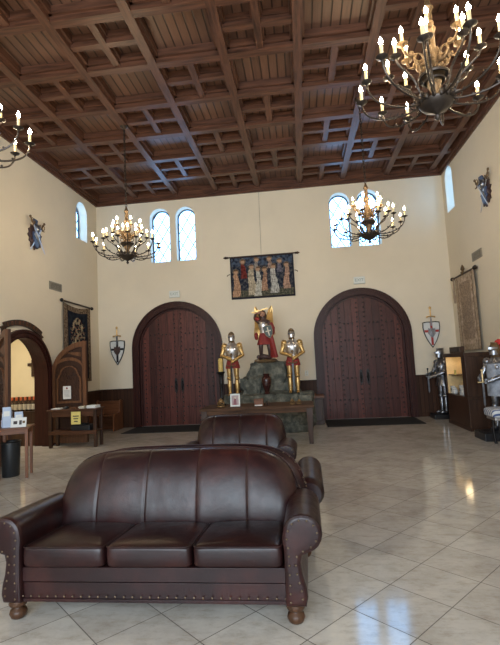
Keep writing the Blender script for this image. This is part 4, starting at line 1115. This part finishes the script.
# ticking covered bench
t = thing('striped_bench', 'bench with blue and white striped cushion at the right edge', 'bench', (3.55, 8.55, 0), 0, None, 1.12)
m = MB(); m.ell((0, 0, .51), (.29, .20, .075), 32, 12, 0, .4, .2); m.build('cushion', M['ticking'], t, smooth=True)
m = MB(); m.bb((-.25, -.17, .40), (.25, .17, .44)); m.build('seat_frame', M['silver'], t, bevel=.006)
for sx in (-1, 1):
    for sy in (-1, 1):
        m = MB(); m.tube([(sx*.17, sy*.12, .42), (sx*.18, sy*.125, .2), (sx*.16, sy*.12, 0)], [.022, .016, .024], 10); m.build('leg', M['iron'], t, smooth=True)

# ------------------------------------------------------------------ left side
t = table('brochure_table', 'plain reddish wooden table with brochures at the left edge', (-4.79, 7.10, 0), .52, .48, .815, .05, (M['tablewood'], M['tablewoodz']), .075, None, .8, .028); t.rotation_euler = (0, 0, rad(22))
t = thing('trash_bin', 'black round trash bin under the brochure table', 'trash bin', (-4.915, 7.16, 0))
m = MB(); m.lathe([(.125, 0), (.132, .01), (.152, .54), (.158, .545), (.158, .57), (.145, .57), (.13, .06)], n=24); m.build('bucket', M['bin'], t, smooth=True, angle=40)
m = MB(); m.torus((0, 0, .565), .153, .011, 24, 6); m.build('bag_rim', M['iron'], t, smooth=True)
TT = .816
def leaflet_stack(name, label, loc, dx, dy, h_, mat, rz, lean=0):
    t = thing(name, label, 'brochures', loc, rz)
    m = MB(); m.bb((-dx/2-.006, -dy/2, 0), (dx/2+.006, dy/2, .012)); m.bb((-dx/2-.006, -dy/2, 0), (-dx/2, dy/2, h_*.5)); m.bb((dx/2, -dy/2, 0), (dx/2+.006, dy/2, h_*.5)); m.bb((-dx/2, dy/2-.006, 0), (dx/2, dy/2, h_*.8)); m.build('holder', M['bluepaper'], t)
    m = MB()
    for k in range(4): m.bb((-dx/2+.004, -dy/2+.008+k*dy*.2, .012), (dx/2-.004, -dy/2+.008+k*dy*.2+dy*.14, h_-.012*k))
    m.bb((-dx/2+.02, -dy/2+.006, h_*.55), (dx/2-.02, -dy/2+.008, h_*.8), 1); m.build('leaflet', [mat, M['paper']], t)
leaflet_stack('brochure_holder', 'tall holder of pale blue brochures on the left table', (-4.885, 7.03, TT), .13, .09, .33, M['bluepaper'], rad(22))
leaflet_stack('brochure_holder', 'shorter holder of white leaflets at the far left of the left table', (-4.985, 7.11, TT), .07, .08, .22, M['paper'], rad(16))
leaflet_stack('brochure_holder', 'low holder of blue and white leaflets on the right half of the left table', (-4.74, 7.12, TT), .13, .08, .24, M['bluepaper'], rad(30))
t = thing('leaflet_card', 'wide white card with dark print leaning at the right end of the left table', 'card', (-4.66, 6.985, TT), rad(14))
m = MB(); m.plate([rect(-.12, 0, .12, .155)], -.004, .004); m.plate([rect(-.08, .05, -.02, .10)], -.006, -.003, 1); m.plate([rect(.01, .04, .05, .11)], -.006, -.003, 1); m.plate([rect(.06, .06, .10, .10)], -.006, -.003, 2); m.xf(Matrix.Rotation(rad(-12), 4, 'X')); m.build('card', [M['paper'], M['ink'], M['gold']], t)
m = MB(); m.bb((-.04, .0, 0), (.04, .07, .01)); m.build('support', M['paper'], t)

t = table('console_table', 'dark wood table with a lower shelf in front of the open carved door leaf', (-5.16, 9.83, 0), 1.18, .42, .845, .07, (wood('brown console wood', (.085, .036, .019), .42, 0), M['darkwoodz']), .13, .36, .9, .035)
CT = .846
m = MB(); m.plate([rect(-.095, -.24, .095, 0)], -.003, .003)
for k in range(3): m.plate([rect(-.06+.012*k, -.08-.05*k-.012, .06-.012*k, -.08-.05*k+.006)], -.005, -.0025, 1)
o = m.build('notice', [M['yellowp'], M['ink']], None); o.location = (-5.05, 9.614, .79); o.scale = (1.15,)*3; tag(o, 'yellow notice hanging from the front edge of the console table', 'notice')
m = MB(); m.plate([rect(-.085, -.13, .085, .13)], -.003, .003); m.ell((0, -.004, .085), (.02, .003, .02), 10, 5, 1)
for k in range(6): m.plate([rect(-.06, .04-.025*k-.004, .06, .04-.025*k+.004)], -.0045, -.0025, 2)
o = m.build('notice', [M['paper'], M['red'], plain('grey print', (.38, .37, .36), .8)], None); o.location = (-5.50, 10.075, 1.20); o.scale = (1.15,)*3; tag(o, 'white printed notice pinned to the carved door leaf', 'notice')
for k, (x, y, dx, dy, h_, mat, rz, lab) in enumerate(((-5.60, 9.83, .20, .20, .02, 'paper', 3, 'flat white paper pile at the left end of the console table'), (-5.17, 9.83, .15, .20, .03, 'leafwood', -4, 'flat brown folder in the middle of the console table'), (-4.98, 9.78, .12, .15, .05, 'cream', 4, 'small cream booklets left of the white pile on the console table'), (-4.74, 9.83, .22, .20, .06, 'paper', -4, 'thick white paper pile at the right end of the console table'))):
    m = MB(); n = max(2, int(h_/.015)); rnd = random.Random(k)
    for q in range(n): m.box((rnd.uniform(-.012, .012), rnd.uniform(-.012, .012), h_*(q+.5)/n), (dx, dy, h_/n*.96), 0, Matrix.Rotation(rnd.uniform(-.12, .12), 3, 'Z'))
    o = m.build('paper_pile', M[mat]); o.location = (x, y, CT-.001); o.rotation_euler = (0, 0, rad(rz)); tag(o, lab, 'papers', 'papers on the console table')
m = MB(); m.ell((0, 0, .02), (.075, .06, .02), 14, 6); m.ell((.02, 0, .035), (.05, .035, .025), 10, 6); o = m.build('dark_cloth', M['bin'], smooth=True); o.location = (-5.38, 9.80, CT); tag(o, 'crumpled black cloth on the console table', 'cloth')
m = MB(); m.bb((-.22, -.13, 0), (.22, .13, .12)); m.bb((-.2, -.10, .12), (.1, .1, .15)); o = m.build('document_case', M['bin'], bevel=.012); o.location = (-5.0, 9.83, .361); tag(o, 'black case lying on the lower shelf of the console table', 'case')

# wooden pew in the left back corner
t = thing('wooden_pew', 'reddish wooden pew in the back left corner beside the door', 'pew', (-5.56, 12.30, 0), 0, None, 1.07)
m = MB(); 
end = [(-.30, 0), (.30, 0), (.30, .74), (.20, .78), (.12, .74), (.06, .45), (-.26, .41), (-.30, .36)]
for s in (-1, 1):
    g = MB(); g.plate([end], -.02, .02); g.v = [(s*.32+y, x, z) for x, y, z in g.v]; g.build('end_panel', M['tablewoodz'], t, bevel=.006)
m = MB(); m.bb((-.30, -.26, .37), (.30, .16, .41)); m.build('seat', M['tablewood'], t)
m = MB(); m.bb((-.30, .16, .0), (.30, .20, .745)); m.build('backrest', M['tablewood'], t)

# shelf of bottles inside the annex
t = thing('bottle_shelf', 'dark wooden counter with bottles seen through the left doorway', 'shelf', (-6.62, 10.25, -.07))
m = MB(); m.bb((-.60, -.18, .07), (.33, .18, .84)); m.build('body', M['darkwoodz'], t, bevel=.005)
m = MB(); m.bb((-.62, -.20, .84), (.34, .20, .87)); m.build('top', M['darkwood'], t)
places = ['leftmost', 'second from the left', 'third from the left', 'fourth from the left', 'fourth from the right', 'third from the right', 'second from the right', 'rightmost']
for k in range(8):
    t = thing('bottle', f'orange-capped bottle with cream label on the annex counter, {places[k]} of the row', 'bottle', (-7.17+k*.112, 10.18, .80), 0, 'bottles on the annex counter', 1.2)
    m = MB(); m.lathe([(.040, 0), (.042, .02), (.042, .16), (.018, .20), (.016, .235)], n=14); m.build('glass', M['bottle'], t, smooth=True, angle=50)
    m = MB(); m.lathe([(.043, .035), (.0432, .14)], n=14); m.build('label_band', M['cream'], t, smooth=True, angle=50)
    m = MB(); m.lathe([(.019, .215), (.021, .225), (.021, .275), (.015, .285)], n=12); m.build('cap', M['orange'], t, smooth=True, angle=50)
t = thing('wall_cross', 'dark wooden cross on the annex wall seen through the doorway', 'cross', (-7.52, 11.96, 1.84), 0, None, .95)
m = MB(); m.bb((-.05, -.03, -.25), (.05, 0, .25)); m.bb((-.17, -.028, .06), (.17, 0, .15)); m.build('beams', M['darkwood'], t, bevel=.006)
